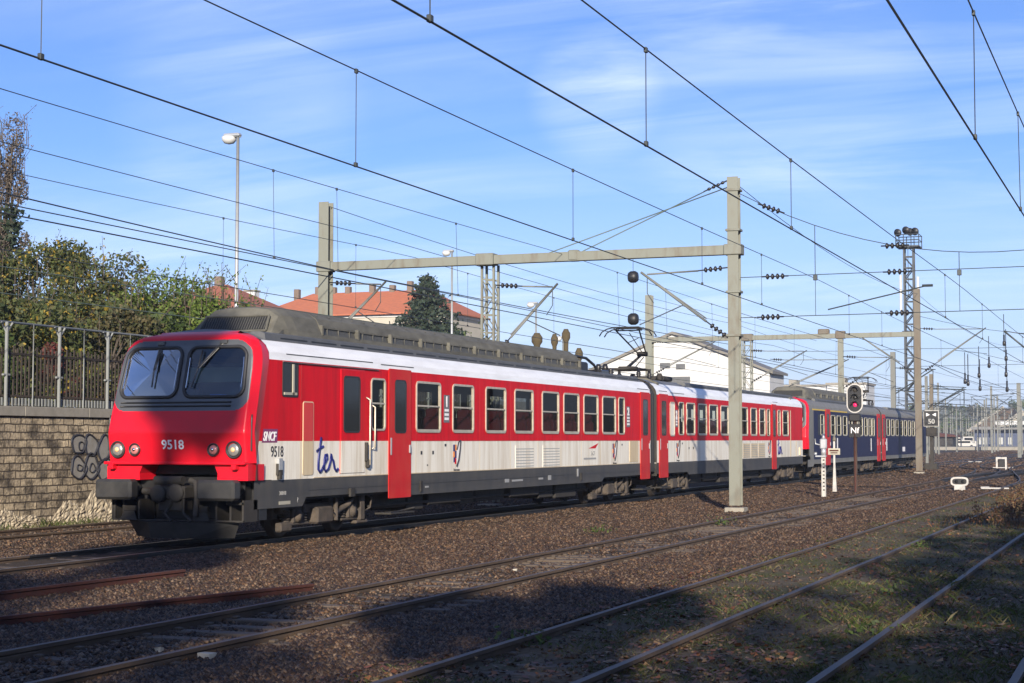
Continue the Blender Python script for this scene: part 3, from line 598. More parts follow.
def window_parts(car, x, win, frame='alu'):
    lib = {}
    for y0, y1, z0, z1 in win:
        key = round(y1 - y0, 1); yc = (y0 + y1) / 2; wd = (y1 - y0) / 2
        f = MB(); ring_px(f, x, -wd, wd, z0, z1, .12, .05 if wd > .4 else .04, .022, .03)
        zb = z0 + (z1 - z0) * .52; f.box(x - .01, x + .014, -wd + .045, wd - .045, zb - .018, zb + .018)
        if wd > .4:                                                   # sliding-light rail and inner edge of the hopper
            f.box(x - .012, x + .006, wd - .10, wd - .082, zb, z1 - .05); f.box(x - .03, x + .010, -wd + .07, wd - .07, z0 + .045, z0 + .075)
        fo = f.build('window', M[frame], car); fo.location = (0, yc, 0)
        p = MB().add([(x - .012, -wd + .03, z0 + .03), (x - .012, wd - .03, z0 + .03), (x - .012, wd - .03, z1 - .03), (x - .012, -wd + .03, z1 - .03)], [(0, 1, 2, 3)])
        p.build('pane', M['side_glass'], fo)
def grid_side(mb, x, ys, zs, holes, fmat, out=1, zb=None):
    ys = sorted(set(round(v, 4) for v in ys)); zs = sorted(set(round(v, 4) for v in zs))
    for a, b in zip(ys, ys[1:]):
        for c, d in zip(zs, zs[1:]):
            ym, zm = (a + b) / 2, (c + d) / 2
            if any(h[0] < ym < h[1] and h[2] < zm < h[3] for h in holes): continue
            if zb and zm < zb(ym): continue
            mb.mi = fmat(ym, zm); q = [(x, a, c), (x, b, c), (x, b, d), (x, a, d)]
            mb.add(q, [(0, 1, 2, 3) if out > 0 else (3, 2, 1, 0)])
def bogie(car, yc, fl=1):
    b = MB()
    for s in (-1, 1):
        x = s * 1.06
        b.mi = 0; b.cbox(x - .07, x + .07, yc - 1.75, yc + 1.75, .50, .66, .02); b.cbox(x - .08, x + .08, yc - .55, yc + .55, .32, .52, .03)
        for a in (-1.2, 1.2):
            b.cbox(x - .12, x + .16, yc + a - .2, yc + a + .2, .30, .60, .03)
            b.lathe([(.13, 0), (.13, .06), (.09, .075), (.09, .10)], (x + s * .13, yc + a, .45), (s, 0, 0), 12)
            for k in range(5): b.lathe([(.10, 0), (.115, .015), (.10, .03)], (x + s * .05, yc + a - .36, .34 + k * .05), (0, 0, 1), 10); b.lathe([(.10, 0), (.115, .015), (.10, .03)], (x + s * .05, yc + a + .36, .34 + k * .05), (0, 0, 1), 10)
            b.cbox(x - .09, x + .15, yc + a - .5, yc + a + .5, .26, .32, .02)
        b.cbox(x - .02, x + .24, yc - .52, yc + .18, .26, .60, .04)
        b.tube((x + s * .17, yc + .25, .40), (x + s * .17, yc + 1.0, .64), .06, 8); b.tube((x + s * .17, yc + .95, .62), (x + s * .17, yc + 1.25, .72), .035, 6)
        b.tube((x + s * .2, yc + .34, .3), (x + s * .2, yc + .34, .86), .055, 8); b.tube((x + s * .2, yc - 1.05, .52), (x + s * .2, yc - 1.05, .86), .035, 8)
        b.cbox(x + .02, x + .22, yc + 1.45, yc + 1.68, .24, .84, .03); b.cbox(x + .04, x + .2, yc + 1.3, yc + 1.85, .18, .25, .02); b.cbox(x + .04, x + .2, yc - 1.95, yc - 1.5, .16, .34, .03)
        b.path([(x + s * .2, yc + 1.75, .8), (x + s * .22, yc + 1.98, .7), (x + s * .2, yc + 1.95, .5), (x + s * .18, yc + 1.7, .42)], .022, 6)
    for a in (-1.75, 0, 1.75): b.cbox(-1.0, 1.0, yc + a - .12, yc + a + .12, .40, .62, .02)
    bo = b.build('bogie', M['bogie'], car)
    wm = MB()
    for s in (-1, 1): wm.lathe([(.47, 0), (.47, .025), (.445, .03), (.44, .13), (.36, .135), (.33, .10), (.14, .10), (.12, .16)], (s * .69, 0, 0), (s, 0, 0), 28)
    wm.tube((-.7, 0, 0), (.7, 0, 0), .08, 8)
    w0 = wm.build('wheelset', M['wheel'], bo); w0.location = (0, yc - 1.2, .455); copy_part(w0, bo, (0, yc + 1.2, .455))
def pantograph(car, yb, fl):
    p = thing('pantograph', None, None); p.parent = car; p.location = (0, yb, 4.1)
    b = MB()
    for x in (-.55, .55): b.tube((x, -.55, .30), (x, .75, .30), .035, 6)
    for y in (-.55, .1, .75): b.tube((-.6, y, .30), (.6, y, .30), .04, 6)
    b.cbox(-.3, .3, -.25, .35, .27, .40, .04); b.build('base_frame', M['under'], p)
    ins = MB().lathe([(.06, 0), (.10, .03), (.06, .06), (.10, .09), (.06, .12), (.10, .15), (.06, .18), (.05, .28)], (0, 0, 0), (0, 0, 1), 12)
    i0 = ins.build('insulator', M['insulator'], p); i0.location = (-.55, -.55, .0)
    for x, y in ((.55, -.55), (-.55, .75), (.55, .75)): copy_part(i0, p, (x, y, 0))
    a = MB(); knee = Vector((0, fl * 1.75, .92)); a.tube((0, 0, .38), knee, .055, 8, .04); a.tube((.12, fl * .35, .34), (.06, fl * 1.7, .8), .018, 6)
    a.lathe([(.09, -.18), (.09, .18)], knee, (1, 0, 0), 10); a.build('lower_arm', M['under'], p)
    u = MB()
    for s in (-1, 1): u.tube(knee + Vector((s * .14, 0, 0)), (s * .42, fl * -.02, 1.66), .028, 6); 
    u.tube(knee + Vector((0, 0, .05)), (0, fl * .2, 1.58), .016, 6); u.tube((-.42, 0, 1.66), (.42, 0, 1.66), .025, 6); u.tube((-.28, fl * .9, 1.28), (.2, fl * .6, 1.42), .014, 5)
    u.build('upper_arm', M['under'], p)
    h = MB()
    for y in (-.28, .28):
        h.path([(-.95, y, 1.46), (-.86, y, 1.60), (-.68, y, 1.70), (-.5, y, 1.74), (.5, y, 1.74), (.68, y, 1.70), (.86, y, 1.60), (.95, y, 1.46)], .022, 6)
        h.cbox(-.5, .5, y - .03, y + .03, 1.74, 1.775, .008)
    for s in (-1, 1): h.box(s * .42 - .02, s * .42 + .02, -.28, .28, 1.66, 1.70); h.box(s * .42 - .015, s * .42 + .015, -.27, -.24, 1.66, 1.75); h.box(s * .42 - .015, s * .42 + .015, .24, .27, 1.66, 1.75)
    h.build('contact_head', M['black'], p)
def hump(car, y0, y1, fl=1):
    """resistor housing on the roof, open vents between ribs; y0 is its cab end"""
    pr = [(1.06, 4.0), (1.03, 4.16), (.90, 4.44), (.66, 4.60), (.3, 4.64)]; pr = pr + [(-x, z) for x, z in pr[::-1]]
    T = lambda s: y0 + fl * s
    m = MB(); n = len(pr); Ln = abs(y1 - y0)
    rows = [(0.0, .93, .0), (.10, .95, .10), (.62, .84, .62), (.75, .98, .72), (.95, 1.0, .95)]
    # rounded cab end, plain hood, then upper cap over the vent belt
    def ring(s, k, zk): return [(x * (k if z < 4.3 else k), T(s), 4.0 + (z - 4.0) * zk) for x, z in pr]
    R = [ring(0, 1.0, .04), ring(.42, .93, .93), ring(.55, .96, .985), ring(.85, 1.0, 1.0), ring(1.9, 1.0, 1.0)]
    vs = [p for r in R for p in r]
    fs = [(i * n + j, i * n + j + 1, (i + 1) * n + j + 1, (i + 1) * n + j) for i in range(len(R) - 1) for j in range(n - 1)] + [tuple(range(n))]
    m.add(vs, fs if fl < 0 else [f[::-1] for f in fs])
    cap = [(.985, 4.27), (.98, 4.31), (.90, 4.46), (.66, 4.60), (.3, 4.64), (-.3, 4.64), (-.66, 4.60), (-.9, 4.46), (-.98, 4.31), (-.985, 4.27)]
    m.extrude(cap, min(T(1.9), T(Ln)), max(T(1.9), T(Ln)))
    m.extrude([(1.05, 4.0), (1.04, 4.13), (-1.04, 4.13), (-1.05, 4.0)], min(T(1.9), T(Ln)), max(T(1.9), T(Ln)))
    h = m.build('roof_housing', M['hump'], car)
    fr = MB(); P = lambda x, z, o=.0: (x, T(.42 * (z - 4.03) / .565 - o), z)                # grille in the slanted cab end
    for i in range(26):
        x = -.70 + 1.40 * i / 25; fr.tube(P(x, 4.14, .012), P(x, 4.40, .012), .012, 4)
    fr.mi = 1; fr.add([P(-.74, 4.12, .006), P(.74, 4.12, .006), P(.70, 4.42, .006), P(-.70, 4.42, .006)], [(0, 1, 2, 3)])
    fr.mi = 2
    for q0, q1 in (((-.77, 4.11), (.77, 4.11)), ((-.77, 4.11), (-.72, 4.43)), ((.77, 4.11), (.72, 4.43)), ((-.72, 4.43), (.72, 4.43))): fr.tube(P(*q0, .02), P(*q1, .02), .022, 5)
    fr.build('front_grille', [M['vent'], M['black'], M['hump']], h)
    ns = int(round((Ln - 1.9) / 1.68)); st = (Ln - 1.9) / ns
    for i in range(ns):
        a, b = T(1.9 + i * st + .11), T(1.9 + (i + 1) * st - .02); a, b = min(a, b), max(a, b)
        for s in (-1, 1):
            v = MB(); v.mi = 0; v.add([(s * .985, a, 4.13), (s * .985, b, 4.13), (s * .955, b, 4.28), (s * .955, a, 4.28)], [(0, 1, 2, 3) if s > 0 else (3, 2, 1, 0)])
            for q in range(3): yq = a + (b - a) * (q + .5) / 3; v.box(s * .97 - .015, s * .97 + .018, yq - .012, yq + .012, 4.13, 4.275)
            v.build('vent_panel', M['vent'], h)
    rb = MB()
    for i in range(ns + 1):
        y = T(1.9 + i * st + (.045 if i < ns else -.05))
        for s in (-1, 1): rb.cbox(min(s * .93, s * 1.05), max(s * .93, s * 1.05), y - .05, y + .05, 4.1, 4.33, .015)
    for i in range(ns * 3):
        y = T(2.1 + i * st / 3); 
        for s in (-1, 1): rb.lathe([(.02, 0), (.02, .012)], (s * .8, y, 4.53), (s * .5, 0, .8), 6)
    rb.build('ribs', M['hump'], h)
    return h
def nose(car, y0, fl, liv):
    """cab front; fl=+1 faces -Y"""
    T = lambda p: (p.x, y0 + fl * p.y, p.z)
    Vt = lambda x, s, z: (x, y0 + fl * s, z)
    NT, NZ = 200, 124; mb = MB(); mb.smooth = True
    zs = [1.52 + (3.985 - 1.52) * j / NZ for j in range(NZ + 1)]
    def inr(x, z, x0, x1, z0, z1, r):
        dx = max(x0 + r - x, x - x1 + r, 0); dz = max(z0 + r - z, z - z1 + r, 0); return dx * dx + dz * dz < r * r and x0 < x < x1 and z0 < z < z1
    K = 1.45
    glass = lambda t, z: inr(abs(t) * K, z, .075, .865 * K, 2.755, 3.705, .17)
    sur = lambda t, z: inr(abs(t) * K, z, -1, .94 * K, 2.50, 3.84, .26)
    base = len(mb.v)
    for z in zs:
        for i in range(NT + 1): mb.v.append(T(PN(-1 + 2 * i / NT, z)))
    for j in range(NZ):
        for i in range(NT):
            t = -1 + 2 * (i + .5) / NT; z = (zs[j] + zs[j + 1]) / 2
            if glass(t, z): continue
            q = (j * (NT + 1) + i, j * (NT + 1) + i + 1, (j + 1) * (NT + 1) + i + 1, (j + 1) * (NT + 1) + i)
            mb.f.append(q if fl > 0 else q[::-1]); mb.m.append(1 if sur(t, z) else 0); mb.sm.append(True)
    # pillar wrap to the body side, and the roof lip
    zr = [1.2] + zs[::6] + [3.985]
    for s in (-1, 1):
        vs = []
        for z in zr:
            p = PN(s, max(z, 1.5)); 
            if z < 1.52: p.z = z; p.y += .02
            o = max(.85, off_z(z)); m_ = Vector((s * (interp(z, W_N) * .25 + o * .75 + .005), p.y * .5 + YB(z) * .5, z)); e = Vector((s * o, YB(z), z))
            vs += [T(p), T(m_), T(e)]
        f = []
        for i in range(len(zr) - 1):
            for k in (0, 1): q = (i * 3 + k, i * 3 + k + 1, i * 3 + 4 + k, i * 3 + 3 + k); f.append(q if s * fl > 0 else q[::-1])
        mb.mi = 0; mb.add(vs, f)
        # coloured wedge between the slanted edge and the square-ended side
        wz = [(1.2, 1.93, 2), (1.93, 3.48, 3), (3.48, 3.62, 4), (3.62, 3.76, 4), (3.76, 3.86, 4), (3.86, 3.985, 5)]
        for a, b, mi in wz:
            mb.mi = mi; q = [Vt(s * max(.85, off_z(a)), YB(a), a), Vt(s * max(.85, off_z(a)), .72, a), Vt(s * max(.85, off_z(b)), .72, b), Vt(s * max(.85, off_z(b)), YB(b), b)]
            mb.add(q, [(0, 1, 2, 3) if s * fl > 0 else (3, 2, 1, 0)])
    k = 16; vs = []
    for i in range(k + 1):
        x = -.86 + 1.72 * i / k; p = PN(x / interp(3.985, W_N), 3.985); vs += [T(p), Vt(x, .56, 4.03), Vt(x, .73, roof_z(x))]
    mb.mi = 0; mb.add(vs, [(i * 3, i * 3 + 3, i * 3 + 4, i * 3 + 1) for i in range(k)]); mb.mi = 5; mb.add([], [])
    mb.mi = 5; b = len(mb.v) - len(vs)
    for i in range(k): mb.f.append((b + i * 3 + 1, b + i * 3 + 4, b + i * 3 + 5, b + i * 3 + 2)); mb.m.append(5); mb.sm.append(True)
    mats = {'ter': ['red_front', 'surround', 'cream', 'red', 'white', 'roof_grey'], 'blue': ['red_front', 'surround', 'car_grey', 'car_grey', 'car_grey', 'roof_grey']}[liv]
    no = mb.build('cab_front', [M[m] for m in mats], car)
    # windscreens
    for s in (-1, 1):
        pts = rr_pts(.075 / K, .865, 2.755, 3.705, .15, 7)
        pts = [(cx, cz) for cx, cz in rr_pts(.075, .865 * K, 2.755, 3.705, .17, 7)]
        loop = [PN(s * a / K, z, .012) for a, z in pts]
        f = MB(); f.path([T(p) for p in loop + loop[:2]], .034, 8, caps=False)
        fo = f.build('windscreen', M['rubber'], car)
        gm = MB(); n = len(loop); inner = [PN(s * a / K, z, -.004) for a, z in pts]
        c = PN(s * .46, 3.23, -.004); gm.add([T(p) for p in inner] + [T(c)], [(i, (i + 1) % n, n) for i in range(n)]); gm.build('pane', M['wind_glass'], fo)
        if liv == 'ter':
            tr = MB()                                                     # bright trim along the outer and inner edge
            for tt, r in ((.865 * K - .045, .010), (.075 + .045, .010)): tr.path([T(PN(s * tt / K, z, .03)) for z in np.linspace(2.93, 3.5, 6)], r, 5)
            tr.build('trim', M['chrome'], fo)
    if liv != 'ter': return
    # wipers
    for (t0, z0), (t1, z1), (t2, z2) in (((-.44, 3.80), (-.405, 3.27), (-.40, 2.95)), ((.55, 3.81), (.22, 3.30), (.165, 2.93))):
        wm = MB(); wm.tube(T(PN(t0, z0, .02)), T(PN(t1, z1, .07)), .018, 6); wm.tube(T(PN(t0 + .03, z0, .02)), T(PN(t1 + .02, z1, .06)), .010, 5)
        wm.cbox(*[v for ab in ((PN(t0, z0).x - .07, PN(t0, z0).x + .09), sorted((y0 + fl * (PN(t0, z0).y - .05), y0 + fl * (PN(t0, z0).y + .02))), (z0 - .05, z0 + .03)) for v in ab], .012)
        wm.path([T(PN(t1 + .03 * (1 if t1 < 0 else 1.2), z1 + .34, .045)), T(PN(t1, z1, .06)), T(PN(t2, z2, .045))], .016, 6); wm.build('wiper', M['wiper'], car)
    # slots below the windscreen
    sl = MB()
    for z in (2.585, 2.655): sl.path([T(PN(t, z, .006)) for t in np.linspace(-.83, .72, 14)], .018, 6)
    sl.build('air_slot', M['black'], car)
    for s in (-1, 1):                                                    # grab rails on the pillar edges
        sl = MB(); sl.path([T(PN(s * .985, z, .05)) for z in (2.42, 2.36)] + [T(PN(s * .985, 1.75, .06))] , .014, 6); sl.build('grab_rail', M['red_front'], car)
    # lamps
    for x, r, kind in ((-1.27, .165, 'w'), (-.88, .125, 'r'), (.83, .125, 'r'), (1.25, .165, 'w')):
        c = PN(x / 1.49, 1.77, .0); c = Vector((x, c.y, 1.77)); ax = (0, -fl, 0); o = T(c)
        hb_ = MB(); hb_.lathe([(r, -.03), (r, .035), (r * .93, .05), (r * .80, .045), (r * .76, .015)], o, ax, 24)
        ho = hb_.build('headlight' if kind == 'w' else 'tail_light', M['rubber' if kind == 'w' else 'surround'], car)
        ln = MB(); o2 = Vector(o) + Vector((0, -fl * .016, 0))
        ln.lathe([(r * .75, 0), (r * .66, .022), (r * .4, .034), (.01, .038)], o2, ax, 20); ln.build('lens', M['lens' if kind == 'w' else 'lamp_red'], ho)
        bl = MB().lathe([(r * .3, .03), (r * .26, .05), (.01, .058)], o2, ax, 12); bl.build('bulb', M['lamp_amber' if kind == 'w' else 'chrome'], ho)
    text_mesh('number', '9518', M['txt_white'], car, .245, Matrix.Translation((-.03, y0 + fl * (PN(0, 1.85).y) - .012, 1.855)) @ Matrix.Rotation(math.radians(98), 4, 'X'), sx=1.0, bold=.004)
    ms = MB(); 
    for x in (-.32, -.22): ms.add([Vt(x, .30, 3.985), Vt(x + .05, .30, 3.985), Vt(x + .05, .50, 4.03), Vt(x, .50, 4.03)], [(0, 1, 2, 3)])
    # lower lip, red corner pieces, dark recess
    lp = MB(); lp.cbox(-1.54, 1.52, *sorted((y0 + fl * -.37, y0 + fl * .0)), 1.49, 1.545, .015)
    for x in (-1.36, 1.3): lp.cbox(x - .05, x + .05, *sorted((y0 - fl * .40, y0)), 1.40, 1.5, .012)
    lp.build('bumper_lip', M['red_front'], car)
    for s, xi in ((-1, .78), (1, .86)):
        cr = MB(); prf = [(s * 1.53, 1.2), (s * 1.53, 1.5), (s * (xi - .05), 1.5), (s * (xi + .03), 1.33), (s * (xi + .02), 1.2)]; cr.extrude(prf if s < 0 else prf[::-1], *sorted((y0 - fl * .25, y0 + fl * .35))); cr.build('corner_panel', M['red_front'], car)
    rc = MB(); rc.box(-1.45, 1.45, *sorted((y0 + fl * .3, y0 + fl * .6)), .45, 1.5); rc.box(-1.3, 1.3, *sorted((y0 + fl * .05, y0 + fl * .5)), .80, 1.18); rc.build('front_beam', M['black'], car)
    for s in (-1, 1):
        bm = MB(); bm.lathe([(.16, 0), (.16, .25), (.125, .26), (.125, .5)], Vt(s * 1.1, .1, 1.03), (0, -fl, 0), 16)
        bm.cbox(s * 1.1 - .40, s * 1.1 + .40, *sorted((y0 - fl * .71, y0 - fl * .42)), .84, 1.22, .05); bm.build('buffer', M['buffer'], car)
    cu = MB(); cu.cbox(-.36, .30, *sorted((y0 - fl * .45, y0 + fl * .1)), .85, 1.10, .03); cu.tube(Vt(-.34, -.42, 1.2), Vt(.26, -.42, 1.2), .085, 10)
    cu.lathe([(.16, 0), (.16, .09), (.10, .11)], Vt(-.24, -.42, .95), (0, -fl, 0), 14); cu.lathe([(.17, 0), (.17, .06), (.12, .07)], Vt(.12, -.42, .97), (0, -fl, 0), 14)
    cu.cbox(-.30, .22, *sorted((y0 - fl * .40, y0)), .62, .86, .03); cu.path([Vt(.35, -.3, 1.2), Vt(.52, -.4, 1.16), Vt(.56, -.42, .9), Vt(.52, -.4, .55)], .055, 8)
    cu.path([Vt(0, -.4, .78), Vt(-.08, -.5, .6), Vt(.05, -.48, .45)], .03, 6); cu.path([Vt(.26, -.4, .85), Vt(.32, -.5, .6), Vt(.46, -.46, .46)], .03, 6)
    cu.tube(Vt(-.45, -.3, .98), Vt(-.68, -.3, 1.0), .07, 8); cu.build('coupler', M['under'], car)
    br = MB()
    for x in (-1.32, -1.12, -.78, .9, 1.2, 1.46): br.box(x - .02, x + .02, *sorted((y0 - fl * .3, y0 + fl * .2)), .44, .84)
    br.box(-1.35, 1.48, *sorted((y0 - fl * .32, y0 - fl * .27)), .44, .47); br.box(1.1, 1.49, *sorted((y0 - fl * .3, y0 - fl * .25)), .76, .80)
    for x in (-.95, .62): br.add([Vt(x - .2, -.4, .45), Vt(x + .2, -.4, .45), Vt(x + .1, -.35, .62), Vt(x - .1, -.35, .62)], [(0, 1, 2, 3)]); br.cbox(x - .13, x + .13, *sorted((y0 - fl * .36, y0 - fl * .3)), .62, .72, .01)
    br.tube(Vt(-1.36, -.3, .45), Vt(-1.36, -.3, .9), .02, 5); br.build('front_bracket', M['under'], car)
    pl = MB(); top = [(-1.12, -.1), (-.45, -.5), (.45, -.5), (1.28, -.1)]; bot = [(-1.0, .0), (-.42, -.42), (.42, -.42), (1.12, .0)]
    vs = [Vt(x, s, .43) for x, s in top] + [Vt(x, s, .13) for x, s in bot] + [Vt(x, s + .05, .43) for x, s in top]
    pl.add(vs, [(4, 5, 1, 0), (5, 6, 2, 1), (6, 7, 3, 2), (0, 1, 9, 8), (1, 2, 10, 9), (2, 3, 11, 10)])
    pl.add([Vt(-1.12, -.1, .43), Vt(-.45, -.5, .43), Vt(.45, -.5, .43), Vt(1.28, -.1, .43), Vt(1.28, .3, .45), Vt(-1.12, .3, .45)], [(0, 1, 2, 3, 4, 5)]); pl.build('snowplough', M['buffer'], car)
    # cab interior
    ci = MB(); ci.cbox(-1.4, 1.4, *sorted((y0 + fl * .18, y0 + fl * .75)), 2.3, 2.74, .04); ci.mi = 1; ci.box(-1.44, 1.44, *sorted((y0 + fl * 2.2, y0 + fl * 2.25)), 1.3, 3.5)
    ci.mi = 2; ci.box(-1.40, 1.40, *sorted((y0 + fl * 2.15, y0 + fl * 2.19)), 3.12, 3.42); ci.mi = 2; ci.box(-1.1, 1.1, *sorted((y0 + fl * .7, y0 + fl * 2.2)), 3.86, 3.9)
    ci.mi = 3; ci.box(-1.44, 1.44, *sorted((y0 + fl * .3, y0 + fl * 2.2)), 1.25, 1.3)
    ci.mi = 1; ci.cbox(.45, .95, *sorted((y0 + fl * 1.2, y0 + fl * 1.4)), 2.3, 3.1, .06); ci.cbox(-.95, -.45, *sorted((y0 + fl * 1.2, y0 + fl * 1.4)), 2.3, 3.0, .06)
    ci.mi = 4; ci.cbox(.3, .62, *sorted((y0 + fl * .35, y0 + fl * .55)), 2.74, 2.82, .03)
    ci.build('cab_interior', [M[m] for m in ('dash', 'cab_dark', 'cab_wall', 'interior', 'blue_cloth')], car)

def make_car(label, Y0, Y1, liv, nose_end, wins, doors, bogies, cabdoor=None, hump_y=None, extras=None, group='cars of the passenger train'):
    car = thing('train_car', label, 'train car', group, (XC, (Y0 + Y1) / 2, 0)); yo = (Y0 + Y1) / 2
    l = lambda y: y - yo
    ye0 = l(Y0) + (.72 if nose_end == 'low' else 0); ye1 = l(Y1) - (.72 if nose_end == 'high' else 0)
    W = [(l(a), l(b), c, d) for a, b, c, d in wins]; holes = [(a + .03, b - .03, c + .03, d - .03) for a, b, c, d in W]
    sk = lambda y: interp(y + yo, extras['skirt']) if extras and 'skirt' in extras else .72
    b0, b1 = (1.19, 1.93) if liv == 'ter' else (1.0, 3.40)
    def fm(y, z):
        if liv == 'ter': return 0 if z < b0 else 1 if z < b1 else 2
        near = (y - l(Y0) < 1.65) if nose_end == 'low' else False
        if z < b0 or z > b1 or near: return 1
        return 2
    names = {'ter': ['skirt', 'cream', 'red', 'white', 'roof_grey', 'interior', 'under'], 'blue': ['car_grey', 'car_grey', 'blue', 'car_grey', 'roof_grey', 'interior', 'under']}[liv]
    mb = MB(); ys = [ye0, ye1] + [v for h in holes for v in h[:2]] + ([l(Y0) + 1.65] if liv == 'blue' and nose_end == 'low' else []); zs = [b0, b1, 3.48] + [v for h in holes for v in h[2:]]
    for s in (-1, 1): grid_side(mb, s * HW, ys, zs, holes, fm, s)
    # skirt with its stepped lower edge
    ks = [l(Y0) + (.06 if nose_end == 'low' else 0)] + [l(a) for a, _ in (extras or {}).get('skirt', [])][1:-1] + [l(Y1) - (.06 if nose_end == 'high' else 0)]
    for s in (-1, 1):
        for a, b in zip(ks, ks[1:]):
            mb.mi = 0; za, zb_ = sk(a + 1e-4), sk(b - 1e-4); q = [(s * HW, a, za), (s * HW, b, zb_), (s * HW, b, b0), (s * HW, a, b0)]; mb.add(q, [(0, 1, 2, 3) if s > 0 else (3, 2, 1, 0)])
    # roof
    pr = PROF + [(-x, z) for x, z in PROF[-2::-1]]; mb.smooth = True
    for i in range(len(pr) - 1):
        (a, za), (b, zb_) = pr[i], pr[i + 1]; mb.mi = 3 if max(za, zb_) < 3.87 else 4
        mb.add([(a, ye0, za), (a, ye1, za), (b, ye1, zb_), (b, ye0, zb_)], [(0, 1, 2, 3)])
    mb.smooth = False; mb.mi = 6
    mb.box(-1.40, 1.40, l(Y0) + .5, l(Y1) - .5, .78, .9); mb.mi = 5
    mb.box(-1.46, 1.46, ye0 + .01, ye1 - .01, 1.16, 1.2)
    mb.add([(-1.3, ye0, 3.72), (1.3, ye0, 3.72), (1.3, ye1, 3.72), (-1.3, ye1, 3.72)], [(0, 1, 2, 3)])
    for y in ([ye0 + .02] if nose_end != 'low' else []) + ([ye1 - .02] if nose_end != 'high' else []):
        mb.mi = 6; mb.add([(p[0] * .995, y, p[1] - .005) for p in pr] + [(-1.47, y, .75), (1.47, y, .75)], [tuple(range(len(pr) + 2))])
    mb.build('body', [M[n] for n in names], car)
    window_parts(car, HW, W, 'alu' if liv == 'ter' else 'frame_cream')
    # plug doors
    for a, b in doors:
        a, b = l(a), l(b); c = (a + b) / 2; d = MB(); slab_px(d, HW + .002, rr_pts(a, b, .68, 3.51, .02, 2), .028)
        d.box(HW + .02, HW + .034, a + .0, a + .015, .7, 3.5); 
        do = d.build('door', M['door_red'], car)
        dw = MB(); w_ = min(.30, (b - a) * .27); ring_px(dw, HW + .028, c - w_, c + w_, 2.1, 3.28, .1, .03, .012); dw.mi = 1; slab_px(dw, HW + .028, rr_pts(c - w_ + .02, c + w_ - .02, 2.12, 3.26, .08), .006)
        dw.build('door_window', [M['rubber'], M['dark_glass']], do)
        if b - a > .95:
            hd = MB().cbox(HW + .03, HW + .06, b - .12, b - .05, 1.66, 1.84, .008); hd.build('handle', M['galv'], do); MB().cbox(HW + .03, HW + .045, a + .05, a + .11, 1.62, 2.0, .006).build('grip_strip', M['galv'], do)
            st = MB().cbox(HW - .3, HW + .10, a - .05, b + .05, .33, .37, .008); st.tube((HW + .06, a, .36), (HW + .06, b + .1, .44), .02, 6); st.build('step', M['under'], do)
    for y in bogies: bogie(car, l(y))
    ub = MB(); r = random.Random(int(Y0)); ya, yb_ = l(bogies[0]) + 2.3, l(bogies[-1]) - 2.3; y = ya
    while y < yb_:
        w_ = r.uniform(.8, 2.2); ub.cbox(-1.25, 1.25 - r.uniform(0, .12), y, min(y + w_, yb_), r.uniform(.28, .45), .8, .03); y += w_ + r.uniform(.05, .25)
    ub.tube((1.2, ya - .3, .52), (1.2, yb_, .52), .03, 6); ub.build('underfloor_box', M['under'], car)
    if hump_y: hump(car, l(hump_y[0]), l(hump_y[1]), 1 if hump_y[1] > hump_y[0] else -1)
    # raised roof walkway edges with drain slots
    ra, rb_ = (extras or {}).get('fair', (Y0 + 2.2, Y1 - .4)); ra, rb_ = l(ra), l(rb_)
    fa = MB()
    for s in (-1, 1):
        pf = [(s * 1.22, 3.86), (s * 1.20, 4.0), (s * 1.10, 4.035), (s * .9, 4.04), (s * .9, 3.9)]; fa.mi = 0; fa.extrude(pf, ra, rb_)
        fa.mi = 1; y = ra + .6
        while y < rb_ - .5: fa.box(min(s * 1.19, s * 1.214), max(s * 1.19, s * 1.214), y, y + 1.1, 3.915, 3.945); y += 1.28
    fa.build('roof_fairing', [M['roof_dark'], M['black']], car)
    if nose_end == 'low': nose(car, l(Y0), 1, liv)
    sm = MB()                                                            # seats in facing pairs, seen through the windows
    sm.cbox(-.22, .22, -.08, .08, 0, .75, .05); sm.cbox(-.22, .22, .05, .5, -.25, -.08, .04); sm.cbox(-.17, .17, -.06, .06, .7, .95, .04)
    first = None; y = l(max(Y0 + 7.4, bogies[0] + 3)) ; n = 0
    while y < ye1 - 3.6 and n < 14 and liv == 'ter':
        for x in (1.15, .62, -1.15):
            if first is None: first = sm.build('seat', M['seat'], car); first.location = (x, y, 1.75)
            else: c = copy_part(first, car, (x, y, 1.75)); c.rotation_euler = (0, 0, math.pi if n % 2 else 0)
        y += 1.55 if n % 2 == 0 else .35; n += 1
    return car, l
def emblem(car, x, y, z):
    e = MB(); B = lambda mi, a, b, c, d: (setattr(e, 'mi', mi), e.box(x, x + .004, y + a, y + b, z + c, z + d))
    B(0, -.22, -.12, .06, .22); B(2, -.12, -.02, .08, .22); B(2, -.22, -.12, -.08, .055); B(0, -.12, -.02, -.10, .07); B(0, -.20, -.12, -.2, -.085); B(4, -.12, -.03, -.24, -.105)
    e.mi = 3; e.add([(x + .003, y + .0, z + .1), (x + .003, y + .1, z + .27), (x + .003, y + .2, z + .3), (x + .003, y + .14, z - .1), (x + .003, y + .0, z - .27)], [(0, 4, 3, 2, 1)])
    e.mi = 1; e.path([(x + .006, y + .22, z + .32), (x + .006, y + .18, z + .1), (x + .006, y + .1, z - .14), (x + .006, y - .02, z - .3)], .024, 4); e.path([(x + .006, y + .0, z + .1), (x + .006, y + .1, z + .28), (x + .006, y + .22, z + .32)], .016, 4)
    e.build('emblem', [M['txt_blue'], M['txt_black'], M['orange'], M['txt_white'], M['red']], car)
    text_mesh('emblem_caption', 'Bourgogne', M['txt_black'], car, .085, face_px(x, y, z - .38))
